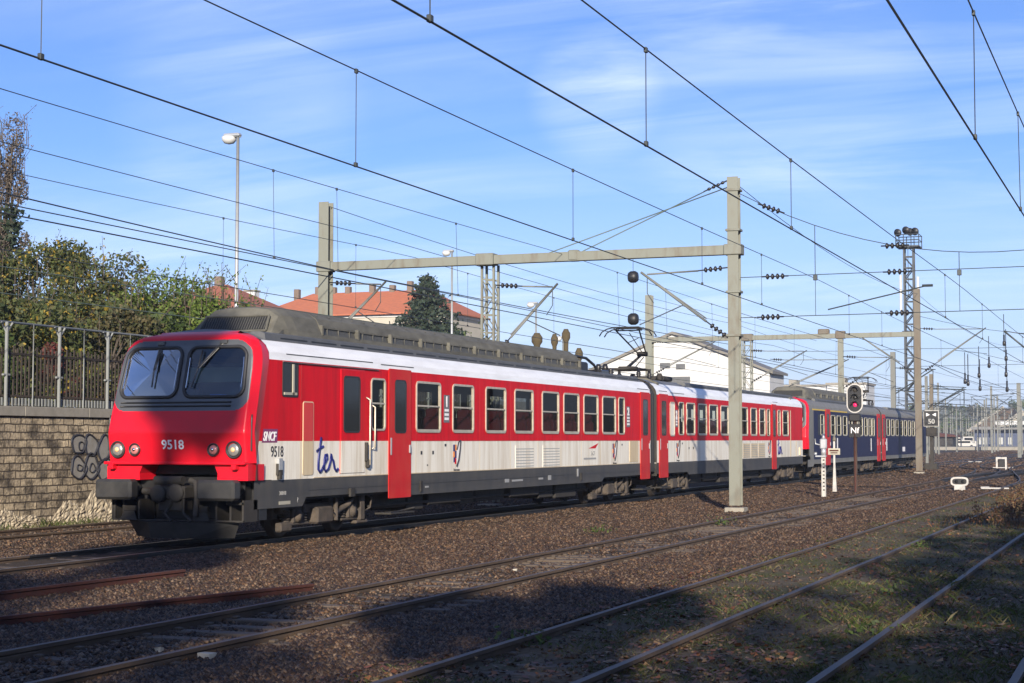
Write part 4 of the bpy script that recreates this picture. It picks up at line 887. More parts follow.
def sticker(car, x, y0, y1, z0, z1, txt='1'):
    s = MB().box(x, x + .004, y0, y1, z0, z1); o = s.build('class_panel', M['panel_grey'], car)
    text_mesh('class_number', txt, M['txt_white'], car, .34, face_px(x + .007, (y0 + y1) / 2, z1 - .17), sx=1.1, bold=.012)
    q = MB(); 
    for k in range(3): q.box(x + .004, x + .007, y0 + .05, y1 - .05, z0 + .06 + k * .1, z0 + .12 + k * .1)
    q.build('pictogram', M['txt_white'], car)
def louvre(car, x, y0, y1, z0, z1, m='cream'):
    v = MB(); v.box(x, x + .006, y0 - .03, y1 + .03, z0 - .03, z1 + .03); v.mi = 1; n = 7
    for i in range(n): z = z0 + (z1 - z0) * i / n; v.box(x + .006, x + .010, y0, y1, z, z + .022)
    v.build('louvre', [M[m], M['shutter']], car)
X1 = HW + .003
# ---- leading car
wz = (2.12, 3.29)
wA = [(32.06, 32.78, 2.15, 3.28)] + [(a, b) + wz for a, b in ((34.38, 35.78), (36.47, 37.80), (38.57, 39.97), (40.58, 41.99), (42.66, 44.05), (44.43, 45.80), (46.20, 47.57), (47.96, 49.31), (49.57, 50.22))]
SKA = [(27.1, .66), (29.05, .66), (29.2, .83), (33.9, .83), (34.1, .72), (47.9, .70), (48.15, .82), (53.1, .82)]
carA, la = make_car('red and white leading train car with cab, number 9518 and large windscreens', 27.1, 53.1, 'ter', 'low', wA, [(32.94, 34.07), (51.92, 52.93)], (30.55, 49.6), hump_y=(28.75, 47.3), extras={'skirt': SKA, 'fair': (28.0, 52.6)})
def sidepart(name, mname, boxes, car, l):
    for y0, y1, z0, z1, d in boxes: o = MB().box(X1, X1 + d, l(y0), l(y1), z0, z1).build(name, M[mname], car)
    return o
# cab side window, cab door with handrails, tall access panel
cw = MB(); ring_px(cw, HW, la(28.2), la(28.82), 2.78, 3.46, .05, .03, .015); cw.mi = 1; slab_px(cw, HW + .003, rr_pts(la(28.22), la(28.80), 2.8, 3.44, .04), .004); cw.mi = 2; cw.box(HW + .008, HW + .03, la(28.58), la(28.64), 2.82, 3.42); cw.box(HW + .008, HW + .03, la(28.25), la(28.75), 2.82, 2.87)
cw.build('cab_side_window', [M['rubber'], M['dark_glass'], M['frame_cream']], carA)
cd = MB()
for y0, y1, z0, z1, mi in ((30.66, 31.75, 1.27, 1.93, 1), (30.66, 31.75, 1.93, 3.40, 0)): cd.mi = mi; cd.box(HW + .003, HW + .016, la(y0), la(y1), z0, z1)
cd.mi = 2
for y in (30.645, 31.755): cd.box(HW + .002, HW + .008, la(y) - .012, la(y) + .012, 1.26, 3.41)
cd.box(HW + .002, HW + .008, la(30.64), la(31.76), 3.402, 3.42)
cdo = cd.build('cab_door', [M['red'], M['cream'], M['red_front']], carA)
dw = MB(); ring_px(dw, HW + .016, la(30.76), la(31.52), 2.1, 3.28, .1, .035, .012); dw.mi = 1; slab_px(dw, HW + .016, rr_pts(la(30.78), la(31.5), 2.12, 3.26, .08), .005); dw.build('door_window', [M['rubber'], M['dark_glass']], cdo)
hr = MB()
for y, za, zb_ in ((31.86, 1.38, 2.85), (32.1, 1.75, 2.7)): hr.path([(HW, la(y), za), (HW + .09, la(y), za + .05), (HW + .09, la(y), zb_ - .05), (HW, la(y), zb_)], .018, 6)
hr.build('handrail', M['alu'], carA)
hr = MB(); hr.cbox(HW, HW + .07, la(31.76), la(31.84), 1.5, 1.9, .015); hr.cbox(HW, HW + .09, la(31.8), la(31.88), 1.36, 1.55, .02); hr.build('door_lock', M['under'], carA)
ap = MB(); slab_px(ap, HW + .002, rr_pts(la(29.03), la(29.47), 1.26, 2.71, .06), .012); mat('stained', (0.60, 0.50, 0.33), .5, c2=(.42, .30, .17), scale=2.5, stretch=(1, 3, .2)); mat('stained_red', (0.55, 0.03, 0.025), .45, c2=(.5, .16, .12), scale=3, stretch=(1, 3, .3), lo=.45, hi=.75)
ap.mi = 1; slab_px(ap, HW + .014, rr_pts(la(29.05), la(29.45), 1.93, 2.69, .04), .003); ap.build('access_panel', [M['stained'], M['stained_red']], carA)
sidepart('socket', 'under', [(27.98, 28.16, 1.28, 1.5, .05), (28.02, 28.1, 1.2, 1.34, .07)], carA, la); sidepart('socket', 'galv', [(28.0, 28.14, 1.38, 1.6, .06)], carA, la)
# white roof band details: thin dark drip lines
sidepart('drip_rail', 'roof_dark', [(28.2, 32.4, 3.445, 3.462, .03)], carA, la)
for y0, y1, z in ((28.4, 32.2, 3.60), (32.6, 34.3, 3.575), (51.7, 53.0, 3.6)): MB().box(off_z(z) - .006, off_z(z) + .006, la(y0), la(y1), z, z + .02).build('roof_seam', M['roof_dark'], carA)
# lettering and emblems
pb = MB(); pb.add([(X1, la(27.43), 1.90), (X1, la(28.02), 1.90), (X1, la(28.04), 2.16), (X1, la(27.49), 2.16)], [(0, 1, 2, 3)]); pb.build('emblem', M['purple'], carA)
text_mesh('lettering', 'SNCF', M['txt_white'], carA, .24, face_px(X1 + .004, la(27.72), 2.01), sx=.82, bold=.007, shear=.25)
text_mesh('number', '9518', M['txt_black'], carA, .29, face_px(X1, la(28.02), 1.72), sx=.85, bold=.002)
def handwriting(car, x, y, z, k):
    t = MB(); W = lambda pts: [(x, y + a * k, z + b * k) for a, b in pts]
    t.path(W([(.30, 1.15), (.18, .8), (.10, .4), (.10, .12), (.22, .02), (.36, .12)]), .045 * k, 6); t.path(W([(-.02, .70), (.18, .78), (.44, .86)]), .045 * k, 6)
    t.path(W([(.36, .12), (.52, .28), (.72, .46), (.70, .60), (.58, .58), (.50, .38), (.50, .14), (.62, .04), (.80, .12), (.94, .36), (1.0, .55)]), .045 * k, 6)
    t.path(W([(.94, .36), (1.0, .60), (1.04, .46), (1.14, .40), (1.24, .14), (1.36, .04), (1.50, .12)]), .045 * k, 6); t.build('lettering', M['txt_blue'], car)
handwriting(carA, X1, la(29.62), 1.29, .62)
sticker(carA, X1, la(35.96), la(36.30), 2.36, 3.01); sticker(carA, X1, la(50.44), la(50.80), 2.36, 3.01, '2')
emblem(carA, X1, la(36.75), 1.62); emblem(carA, X1, la(49.2), 1.62)
louvre(carA, X1, la(40.68), la(42.0), 1.25, 1.78); louvre(carA, X1, la(42.76), la(44.08), 1.25, 1.78)
sidepart('mark', 'txt_black', [(34.65, 34.74, 1.62, 1.70, .004), (35.3, 35.39, 1.62, 1.70, .004), (36.02, 36.12, 1.80, 1.86, .004), (35.0, 35.06, 1.36, 1.39, .004), (49.9, 50.0, 1.78, 1.83, .004)], carA, la)
lg = MB(); lg.add([(X1, la(46.65), 1.70), (X1, la(47.3), 1.70), (X1, la(47.6), 1.86)], [(0, 1, 2)]); lg.build('emblem', M['red'], carA)
text_mesh('lettering', 'SNCF', M['txt_grey'], carA, .17, face_px(X1, la(47.05), 1.55), sx=.9, bold=.004); sidepart('mark', 'txt_grey', [(46.2, 47.35, 1.38, 1.43, .004)], carA, la)
pn = MB(); slab_px(pn, HW + .002, rr_pts(la(50.75), la(51.65), 1.25, 1.92, .03), .012); pn.build('access_panel', M['stained'], carA)
text_mesh('lettering', '30018', M['txt_grey'], carA, .11, face_px(X1, la(28.25), .93)); sidepart('mark', 'frame_cream', [(28.1, 28.55, .715, .78, .004)], carA, la); text_mesh('lettering', '?', M['txt_grey'], carA, .14, face_px(X1, la(28.85), .78))
sidepart('mark', 'txt_grey', [(39.9, 40.2, .86, .95, .004), (40.4, 41.2, .87, .92, .004), (42.4, 42.75, .88, .93, .004), (43.15, 43.4, .85, .98, .004), (45.6, 45.72, .9, 1.12, .01), (34.9, 35.1, .86, .9, .004)], carA, la)
sidepart('bracket', 'under', [(31.05, 31.25, .78, .95, .05), (34.6, 34.72, .78, 1.02, .03), (45.9, 46.0, .78, 1.0, .03)], carA, la)
# roof equipment behind the housing
re_ = MB()
for x in (-.55, -.2, .2, .55): re_.path([(x, la(47.4), 4.30), (x, la(48.0), 4.52), (x, la(49.2), 4.50), (x, la(50.0), 4.32), (x, la(50.4), 4.08)], .045, 6)
re_.cbox(-.7, .7, la(47.5), la(49.0), 4.02, 4.36, .05); re_.build('roof_cable', M['black'], carA)
re_ = MB()
for y, h in ((50.9, .34), (51.6, .38), (52.2, .26)): 
    for x in (-.6, .4): re_.lathe([(.07, 0), (.12, .04), (.07, .08), (.12, .12), (.07, .16), (.12, .2), (.06, h)], (x, la(y), 4.05), (0, 0, 1), 10)
re_.tube((-.6, la(50.9), 4.4), (-.6, la(52.2), 4.33), .03, 6); re_.cbox(-.3, .6, la(50.6), la(51.4), 4.06, 4.2, .03); re_.build('roof_insulator', M['insulator'], carA)

for y in (28.95, 33.02, 35.0 - .6, 38.2, 40.3, 42.35, 44.22, 46.0, 47.76, 51.8):          # sheet joints of the body side
    sidepart('panel_seam', 'stained_red', [(y - .006, y + .006, 1.94, 3.47, .0015)], carA, la); sidepart('panel_seam', 'stained', [(y - .006, y + .006, 1.2, 1.92, .0015)], carA, la)
sidepart('belt_rail', 'stained', [(29.5, 51.9, 1.195, 1.212, .006)], carA, la); sidepart('belt_rail', 'red', [(34.1, 51.9, 1.93, 1.95, .006)], carA, la); sidepart('skirt_seam', 'black', [(29.3, 51.9, .955, .963, .0015)], carA, la)
# ---- second red and white car
wB = [(a, b) + wz for a, b in ((56.57, 57.26), (57.59, 58.79), (59.2, 60.5), (60.84, 62.15), (62.6, 63.85), (64.4, 65.68), (66.0, 67.14), (67.66, 68.8), (69.28, 70.4), (70.71, 71.3), (72.91, 73.46), (73.94, 75.2))]
SKB = [(53.85, .82), (57.7, .82), (57.9, .72), (73.0, .70), (73.2, .84), (78.45, .84)]
carB, lb = make_car('second red and white train car, a pantograph on its near end', 53.85, 78.45, 'ter', None, wB, [(54.1, 55.14), (71.69, 72.54)], (56.9, 75.6), extras={'skirt': SKB, 'fair': (58.5, 77.5)})
pantograph(carB, lb(55.4), 1)
fr = MB(); ring_px(fr, HW, lb(55.46), lb(56.06), 2.08, 3.27, .12, .05, .02); fr.mi = 1; slab_px(fr, HW + .002, rr_pts(lb(55.49), lb(56.03), 2.11, 3.24, .1), .006); fr.build('frosted_window', [M['alu'], M['cream']], carB)
sticker(carB, X1, lb(56.16), lb(56.46), 2.4, 3.0, '2'); emblem(carB, X1, lb(56.5), 1.62)
sidepart('mark', 'txt_black', [(57.9, 58.0, 1.62, 1.7, .004), (58.5, 58.6, 1.62, 1.7, .004), (57.0, 57.1, 1.8, 1.86, .004)], carB, lb)
for y in (66.3, 67.7, 69.1): louvre(carB, X1, lb(y), lb(y) + 1.15, 1.25, 1.78, 'stained')
emblem(carB, X1, lb(71.2), 1.62); handwriting(carB, X1, lb(72.9), 1.3, .6)
sidepart('mark', 'stained', [(75.6, 75.75, 1.2, 3.3, .006), (76.9, 77.0, 1.2, 1.9, .006), (77.6, 77.75, 1.25, 1.6, .05)], carB, lb)
for y0, y1, z in ((54.2, 55.2, 3.6), (55.6, 57.4, 3.57), (72.0, 73.0, 3.6)): MB().box(off_z(z) - .006, off_z(z) + .006, lb(y0), lb(y1), z, z + .02).build('roof_seam', M['roof_dark'], carB)
fa = MB().extrude([(1.3, 3.82), (1.29, 3.9), (.9, 4.06), (.0, 4.14), (-.9, 4.06), (-1.29, 3.9), (-1.3, 3.82)], lb(54.6), lb(54.75)); fa.extrude([(1.3, 3.82), (1.29, 3.9), (.9, 4.06), (.0, 4.14), (-.9, 4.06), (-1.29, 3.9), (-1.3, 3.82)], lb(76.6), lb(76.75)); fa.build('roof_strap', M['hump'], carB)
re_ = MB(); re_.cbox(-.6, .6, lb(57.8), lb(59.0), 4.08, 4.26, .05)
for x in (-.5, .5): re_.lathe([(.08, 0), (.13, .05), (.08, .1), (.13, .15), (.07, .28)], (x, lb(57.6), 4.06), (0, 0, 1), 10)
re_.build('roof_box', M['under'], carB)
gw = MB()
for k in range(6): gw.extrude([(1.44 - .04 * (k % 2), .9), (1.44 - .04 * (k % 2), 3.5), (1.2, 3.85), (-1.2, 3.85), (-1.44 + .04 * (k % 2), 3.5), (-1.44 + .04 * (k % 2), .9)], la(53.1) + .12 * k, la(53.1) + .12 * k + .11)
gw.build('gangway_bellows', M['black'], carA)
# ---- rear unit in the older blue and grey colours
wC = [(82.95, 83.9, 2.17, 3.24)] + [(a, b, 2.17, 3.24) for a, b in ((85.76, 87.0), (87.51, 88.7), (89.32, 90.54), (91.15, 92.2), (92.75, 93.9), (94.37, 95.65), (96.26, 97.3), (97.82, 98.8), (99.06, 99.85))]
carC, lc = make_car('dark blue train car with yellow stripe and red doors behind the red and white cars', 79.55, 102.2, 'blue', 'low', wC, [(84.25, 85.5), (100.85, 101.95)], (83.0, 98.8), hump_y=(82.1, 97.4), extras={'skirt': [(79.55, .66), (81.0, .66), (81.2, .78), (102.2, .78)], 'fair': (83, 101.5)})
sidepart('yellow_stripe', 'yellow', [(80.9, 90.6, 3.41, 3.475, .006)], carC, lc)
sidepart('white_marking', 'txt_white', [(87.5, 87.75, 1.3, 2.05, .006), (98.5, 98.75, 1.3, 2.05, .006)], carC, lc)
sidepart('dark_panel', 'black', [(82.3, 82.9, 2.2, 3.2, .006)], carC, lc)
wD = [(a, a + 1.25, 2.2, 3.27) for a in (104.7, 106.6, 108.5, 110.4, 112.3, 114.2, 116.1, 118.0)]
carD, ld = make_car('rearmost dark blue train car, partly hidden by the far steel pole', 102.7, 123.5, 'blue', None, wD, [(102.85, 103.98)], (106.2, 120.0), extras={'skirt': [(102.7, .78), (103, .78), (123.5, .78)], 'fair': (107, 122.5)})
pantograph(carD, ld(104.4), 1)
sidepart('white_marking', 'txt_white', [(104.5, 104.8, 1.3, 2.05, .006), (111.5, 112.6, 1.2, 1.5, .006)], carD, ld)
# ================================================================== MASTS, PORTALS, CATENARY
def h_mast(name, label, x, y, z0, z1, w_=.30, m='steel_grey', group=None, lattice=False, plate=True):
    t = thing(name, label, 'mast', group, (x, y, 0)); b = MB(); k = w_ / 2
    if lattice:
        for sx in (-1, 1):
            for sy in (-1, 1): b.box(sx * k - .035, sx * k + .035, sy * k - .035, sy * k + .035, z0, z1)
        z = z0 + .3; s = 1
        while z + w_ * 1.5 < z1:
            zz = z + w_ * 1.4
            for q in (-1, 1):
                b.tube((-k * s, q * k, z), (k * s, q * k, zz), .018, 4); b.tube((q * k, -k * s, z), (q * k, k * s, zz), .018, 4); b.box(-k, k, q * k - .015, q * k + .015, zz - .02, zz + .02)
            z = zz; s = -s
    else:
        b.box(-k, k, -k, -k + .02, z0, z1); b.box(-k, k, k - .02, k, z0, z1); b.box(-.01, .01, -k + .021, k - .021, z0, z1)      # rolled steel section
        b.box(-k, -k + .02, -k + .021, k - .021, z0, z1)
    b.build('column', M[m], t)
    if plate: MB().cbox(-k - .13, k + .13, -k - .10, k + .10, z0 - .28, z0 - .06, .02).build('base_plate', M['concrete'], t)
    return t
def insul(mb, p0, p1, n=3, r=.085, L_=.42):
    """rod with a string of ceramic discs in its middle"""
    p0, p1 = Vector(p0), Vector(p1); d = (p1 - p0).normalized(); c = (p0 + p1) / 2
    mb.tube(p0, p1, .022, 5)
    for i in range(n): mb.lathe([(.03, -.05), (r, -.02), (r * .9, .02), (.03, .05)], c + d * ((i - (n - 1) / 2) * .15), d, 10)
def cantilever(label, x, y, dx, z_low, z_top, reach, m='steel_grey', drop=True):
    """inclined tube from a mast with a level stay above it, both on insulators"""
    t = thing('cantilever_arm', label, 'cantilever', 'cantilever arms that hold the overhead wires', (x, y, 0)); s = 1 if dx > 0 else -1
    tip = Vector((s * reach, 0, z_top - .1)); lo = Vector((s * .15, 0, z_low)); a = lo.lerp(tip, .28)
    b = MB(); b.tube(a, tip + (tip - a).normalized() * .25, .036, 8); b.tube(a + Vector((0, 0, .09)), tip + Vector((0, 0, .02)), .022, 6); b.build('strut', M['strut'], t)
    st = MB(); st.tube((s * 1.1, 0, z_top + .03), tip + Vector((0, 0, .08)), .028, 6); st.build('stay', M['strut'], t)
    i = MB(); insul(i, lo, a, 4, .085); insul(i, (s * .15, 0, z_top + .1), (s * 1.15, 0, z_top + .03), 4, .085); i.build('insulator', M['insulator'], t)
    if drop:
        r = MB(); q = tip + Vector((0, 0, -.05)); r.path([q, q + Vector((0, 0, -.45)), q + Vector((-s * .2, 0, -.75))], .014, 5); r.tube(lo.lerp(tip, .55) + Vector((0, 0, 0)), (s * (reach + .25), 0, z_top - 1.55 if z_top - 1.55 > z_low else z_low + .3), .018, 5); r.build('registration_arm', M['wire'], t)
    return t
PY = 48.5
h_mast('portal_mast', 'tall grey steel mast on the ballast beside the second red and white car', -11.68, PY, .02, 9.8, .33)
h_mast('portal_mast', 'grey steel mast behind the train at the left end of the beam', -25.35, PY, 2.6, 9.75, .36, plate=False, lattice=False)
h_mast('lattice_mast', 'lattice steel mast standing under the middle of the near portal beam', -19.65, PY + .3, 0, 7.5, .40, lattice=True)
pb_ = thing('portal_beam', 'long grey steel beam spanning from the tall mast across the train', 'beam', loc=(0, PY, 7.62))
b = MB(); b.box(-25.1, -11.9, -.14, .14, .12, .14); b.box(-25.1, -11.9, -.14, .14, -.14, -.12); b.box(-25.1, -11.9, -.012, .012, -.119, .119); b.box(-25.1, -11.9, -.139, -.125, -.119, .119); b.build('girder', M['steel_grey'], pb_)
b = MB(); b.cbox(-25.6, -25.1, -.22, .22, -.17, .17, .02); b.cbox(-11.95, -11.42, -.22, .22, -.16, .16, .02); b.cbox(-19.95, -19.35, -.24, .24, -.17, .2, .02); b.cbox(-16.9, -16.55, -.16, .16, -.15, .2, .05)
for z in (-1.3, .55, -2.6, 1.75): b.cbox(-11.9, -11.46, -.2, .2, z, z + .07, .01)
b.build('bracket', M['steel_grey'], pb_)
st = thing('mast_stay', 'pair of thin stay rods from the tall mast top down to the beam', 'stay', loc=(0, PY, 0))
for dz in (0, -.22):
    r = MB(); r.tube((-11.8, 0, 9.75 + dz), (-16.5 + dz * 5, 0, 7.75), .018, 6); r.build('rod', M['wire_green'], st)
r = MB(); insul(r, (-11.85, 0, 9.72), (-12.6, 0, 9.42), 4, .05); r.build('turnbuckle', M['insulator'], st)
cantilever('inclined cantilever arm reaching left from the tall mast beside the train', -11.68, PY, -1, 4.95, 7.0, 2.7)
cantilever('cantilever arm slanting up to the right from the lattice mast above the train roof', -19.65, PY + .3, 1, 4.6, 6.75, 2.1)
cantilever('cantilever arm on the mast at the left end of the near beam', -25.35, PY, 1, 5.2, 7.0, 2.0)
h2 = thing('head_span', 'cross wires with disc insulators running right from the tall mast', 'wire', loc=(0, PY, 0))
def sagw(mb, p0, p1, sag, r, n=14):
    p0, p1 = Vector(p0), Vector(p1); mb.path([p0.lerp(p1, i / n) - Vector((0, 0, sag * 4 * (i / n) * (1 - i / n))) for i in range(n + 1)], r, 5)
XR = 3.2
hs = MB(); sagw(hs, (-11.5, 0, 9.3), (XR, 0, 9.3), 2.05, .012, 20); hs.tube((-11.5, 0, 6.78), (XR, 0, 6.83), .012, 5); hs.tube((-11.5, 0, 5.58), (XR, 0, 5.63), .012, 5); hs.build('cross_wire', M['wire'], h2)
def sz(x): u = (x + 11.5) / (XR + 11.5); return 9.3 - 2.05 * 4 * u * (1 - u)
for x, z in ((-10.55, sz(-10.55)), (-10.45, 6.78), (-10.6, 5.58), (-6.95, sz(-6.95)), (-6.9, 6.79), (-6.85, 5.6), (1.2, 6.8), (1.2, 5.6)): hi = MB(); insul(hi, (x - .4, 0, z + (.16 if x < -10 and z > 7 else 0)), (x + .4, 0, z - (.16 if x < -10 and z > 7 else 0)), 4, .09); hi.build('insulator', M['insulator'], h2)
for x in (-9.26, -5.16, -1.9): hd = MB(); hd.tube((x, 0, sz(x)), (x, 0, 6.8), .012, 5); hd.tube((x, 0, 6.8), (x, 0, 5.6), .008, 4); hd.cbox(x - .06, x + .06, -.04, .04, 6.62, 6.78, .01); hd.build('hanger', M['wire'], h2)
hd = MB(); hd.tube((-8.9, 0, 5.75), (-6.1, 0, 6.35), .02, 5); hd.tube((-6.2, 0, 6.36), (-5.9, 0, 6.36), .04, 5); hd.build('registration_arm', M['wire'], h2)
h_mast('portal_mast', 'steel mast out of frame at the right end of the cross wires', XR + .2, PY, -.1, 9.8, .33)

PY2 = 105.0
h_mast('portal_mast', 'weathered grey-brown steel mast in front of the rear blue car', -13.75, PY2, .05, 11.3, .36, 'steel_rusty')
h_mast('portal_mast', 'slim grey mast behind the pantograph at the left end of the far beam', -31.0, PY2, 0, 11.45, .45)
h_mast('lattice_mast', 'lattice mast behind the tall near mast under the far beam', -24.45, PY2, 0, 8.3, .5, lattice=True)
h_mast('portal_mast', 'plain grey steel column under the far beam behind the blue car', -18.5, PY2, 0, 8.3, .32)
pb2 = thing('portal_beam', 'far grey steel beam crossing above the rear blue cars', 'beam', loc=(0, PY2, 8.5))
b = MB().box(-30.9, -13.9, -.16, .16, -.15, .15); b.build('girder', M['steel_grey'], pb2); b = MB().cbox(-24.8, -24.1, -.25, .25, -.2, .25, .03); b.cbox(-18.8, -18.2, -.22, .22, -.18, .3, .03); b.cbox(-19.9, -19.2, -.2, .2, .1, .45, .05); b.build('bracket', M['steel_rusty'], pb2)
cantilever('cantilever arm reaching right from the weathered mast by the rear blue car', -13.75, PY2, 1, 6.0, 8.75, 3.9, drop=True)
cantilever('cantilever arm on the left side of the weathered mast by the blue car', -13.75, PY2, -1, 6.0, 8.6, 3.6, drop=False)
cantilever('cantilever arm on the lattice mast behind the tall near mast', -24.45, PY2, 1, 5.6, 7.6, 3.6)
cantilever('second cantilever arm rising right from the lattice mast foot bracket', -24.45, PY2 + 6, 1, 5.0, 7.3, 5.2, drop=False)
cantilever('cantilever arm on the slim mast behind the pantograph', -31.0, PY2, 1, 6.2, 8.3, 4.2)
cantilever('cantilever arm on the plain column behind the blue car', -18.5, PY2, 1, 5.2, 7.1, 3.0)
# insulated hangers and balance weights seen against the sky
for z, lb_ in ((9.12, 'upper of two dark balls hanging against the sky left of the tall mast'), (7.26, 'lower of two dark balls hanging against the sky left of the tall mast')):
    wv = thing('hanging_weight', lb_, 'weight', loc=(-21.4, 70, z)); bw = MB(); bw.lathe([(.02, -.22), (.2, -.2), (.26, -.1), (.26, .1), (.2, .2), (.02, .22)], (0, 0, 0), (1, 0, 0), 16); bw.build('ball', M['black'], wv); MB().tube((0, 0, .2), (0, 0, 1.7 if z < 8 else 1.0), .012, 4).build('hanger', M['wire'], wv)

def line(label, xc, zc, zm, y0, y1, drops, rc=.0105, rm=.009, sag=0.0, xs_=0.0, spans=None, cz2=None):
    """overhead line: contact wire, messenger wire above it, droppers between"""
    t = thing('overhead_line', label, 'overhead wire', 'overhead contact lines above the tracks', (xc, 0, 0)); sup = spans or [y0, y1]
    def mz(y):
        for a, b in zip(sup, sup[1:]):
            if a <= y <= b: u = (y - a) / (b - a); return zm - sag * 4 * u * (1 - u)
        return zm
    X = lambda y: xs_ * math.sin((y - PY) * math.pi / 56.5 + math.pi / 2)
    yy = [y0 + (y1 - y0) * i / 60 for i in range(61)]
    grow = lambda r: r
    c = MB(); c.path([(X(y), y, zc) for y in yy if y < 70], rc, 5); c.path([(X(y), y, zc) for y in yy if y > 65], rc * 1.35, 5); c.build('contact_wire', M['wire'], t)
    m = MB(); m.path([(X(y) * .4, y, mz(y)) for y in yy if y < 70], rm, 5); m.path([(X(y) * .4, y, mz(y)) for y in yy if y > 65], rm * 1.35, 5); m.build('messenger_wire', M['wire'], t)
    for y in drops:
        d = MB(); d.tube((X(y), y, zc), (X(y) * .4, y, mz(y)), .006, 4); d.cbox(X(y) - .02, X(y) + .02, y - .03, y + .03, zc - .01, zc + .05, .006); d.cbox(X(y) * .4 - .018, X(y) * .4 + .018, y - .03, y + .03, mz(y) - .04, mz(y) + .02, .006); d.build('dropper', M['wire'], t)
    return t
def DY(px, py, X, ): return at(px, py, X=X)[1]
line('overhead line above the ballasted track, running from the upper left to the tall mast', -9.4, 5.41, 6.76, 6, 300, [DY(41, 50, -9.4), DY(356, 120, -9.4), DY(573, 200, -9.4), 36, 42, 55, 62, 70, 80, 92, 110], sag=.12, spans=[-8, PY, PY2, 162, 219, 300])
line('overhead line above the half-buried siding, passing just over the tall mast', -5.16, 5.17, 6.34, 6, 300, [DY(430, 10, -5.16), DY(646, 100, -5.16), DY(791, 190, -5.16), 38, 45, 55, 63, 72, 84, 96], sag=.10, spans=[-8, PY, PY2, 162, 219, 300])
line('overhead line at the upper right corner above the grassy siding', -1.82, 5.30, 6.85, 6, 300, [10, 19.0, 25.2, 33, 41, 56, 66, 78, 90], rc=.011, sag=.12, spans=[-8, PY, PY2, 162, 219, 300], xs_=.08)
line('overhead line above the train with its raised pantograph', -17.12, 5.72, 7.72, 8, 300, [DY(272, 200, -17.12), 33.2, 40, 54, 60, 67, 75, 84, 96, 115, 130], sag=.17, xs_=.12, spans=[-8, PY, PY2, 162, 219, 300])
line('overhead line above the track along the retaining wall, far left', -22.6, 5.95, 7.95, 8, 200, [28.5, 37.5, 45.2, 54, 63, 75, 90], sag=.35, spans=[-8, PY, PY2, 162, 200])
def cable(label, pts, r=.013, m='wire', sag=0):
    o = MB()
    for a, b in zip(pts, pts[1:]): sagw(o, a, b, sag, r)
    tag(o.build('overhead_cable', M[m]), label, 'cable', 'feeder cables strung along the masts')
cable('second contact wire just below the first above the train', [(-17.2, 8, 5.58), (-17.2, PY, 5.60), (-17.2, 140, 5.6)])
cable('thick feeder cable dipping from the left edge to the near beam', [(-23.1, 8, 7.75), (-25.0, PY, 7.5), (-25, 105, 8.0)], .018, sag=.1)
cable('thin upper cable descending from the left edge above the lamp post foot', [(-23.4, 8, 8.6), (-23.4, PY, 8.5), (-24.3, 105, 8.4)], .011, sag=.1)
cable('low cable close to the fence top at far left', [(-24.0, 10, 5.25), (-24.0, 52, 5.2), (-24, 120, 5.2)], .012, 'wire_green')
cable('pale green cable low at far left in front of the trees', [(-24.2, 10, 5.85), (-24.2, 52, 5.85), (-24, 120, 5.8)], .012, 'wire_green')
cable('cable from the top of the left beam mast running away behind the train', [(-25.2, PY, 9.6), (-25.2, 105, 9.4), (-25, 160, 9.4)], .012, sag=.35)
cable('cable from the top of the tall mast towards the weathered far mast', [(-11.6, PY, 9.6), (-13.7, PY2, 11.0), (-13.7, 165, 11)], .011, sag=.6)
cable('cable from the far slim mast top sloping right above the warehouse', [(-31, PY2, 11.3), (-24.4, 128, 9.6)], .013)
cable('thin cable hanging from the far beam to the right', [(-30.9, PY2, 8.1), (-13.9, PY2, 7.6), (4, PY2, 8.2)], .014, sag=.25)
cable('upper cross wire of the far portal above the yard', [(-13.6, PY2, 9.6), (6, PY2, 9.6)], .014, sag=1.4)
cable('lower cross wire of the far portal above the yard', [(-13.6, PY2, 6.5), (6, PY2, 6.6)], .014)
cable('cross wire above the far yard throat', [(-14, 150, 9.4), (8, 150, 9.2)], .018, sag=1.5)
cable('second cross wire above the far yard throat', [(-14, 150, 6.8), (8, 150, 6.8)], .018)

# distant masts of the yard
G2 = 'distant catenary masts of the yard'
def far_mast(px, py_top, Y, label, w_=.26, arm=1, m='strut'):
    p = at(px, 440, Y=Y); top = at(px, py_top, Y=Y); t = thing('catenary_mast', label, 'mast', G2, (p.x, Y, 0)); h = top.z
    MB().box(-w_ / 2, w_ / 2, -w_ / 2, w_ / 2, -.1, h).build('column', M[m], t); a = MB()
    for s in ((-1, 1) if arm == 2 else (arm,)):
        a.tube((0, 0, h * .62), (s * 3.0, 0, h * .84), .05, 5); a.tube((0, 0, h * .86), (s * 3.2, 0, h * .84), .035, 5); insul(a, (s * .2, 0, h * .86), (s * 1.2, 0, h * .855), 3, .12); a.tube((s * 3.0, 0, h * .84), (s * 3.0, 0, h * .66), .03, 4); a.tube((s * .2, 0, h * .66), (s * 3.3, 0, h * .64), .03, 4)
    a.build('arm', M['wire'], t)
far_mast(894, 352, 130, 'grey mast rising behind the rear blue car left of the floodlight tower', .36, 1)
far_mast(927, 376, 140, 'thin mast close behind the speed board post', .22, 1); far_mast(932, 374, 160, 'grey mast just right of the speed board post', .34, 2)
far_mast(992, 386, 270, 'slender mast with a cross bar in front of the station building', .30, 2); far_mast(1019.5, 383, 200, 'thick mast at the right edge of the picture', .42, -1)
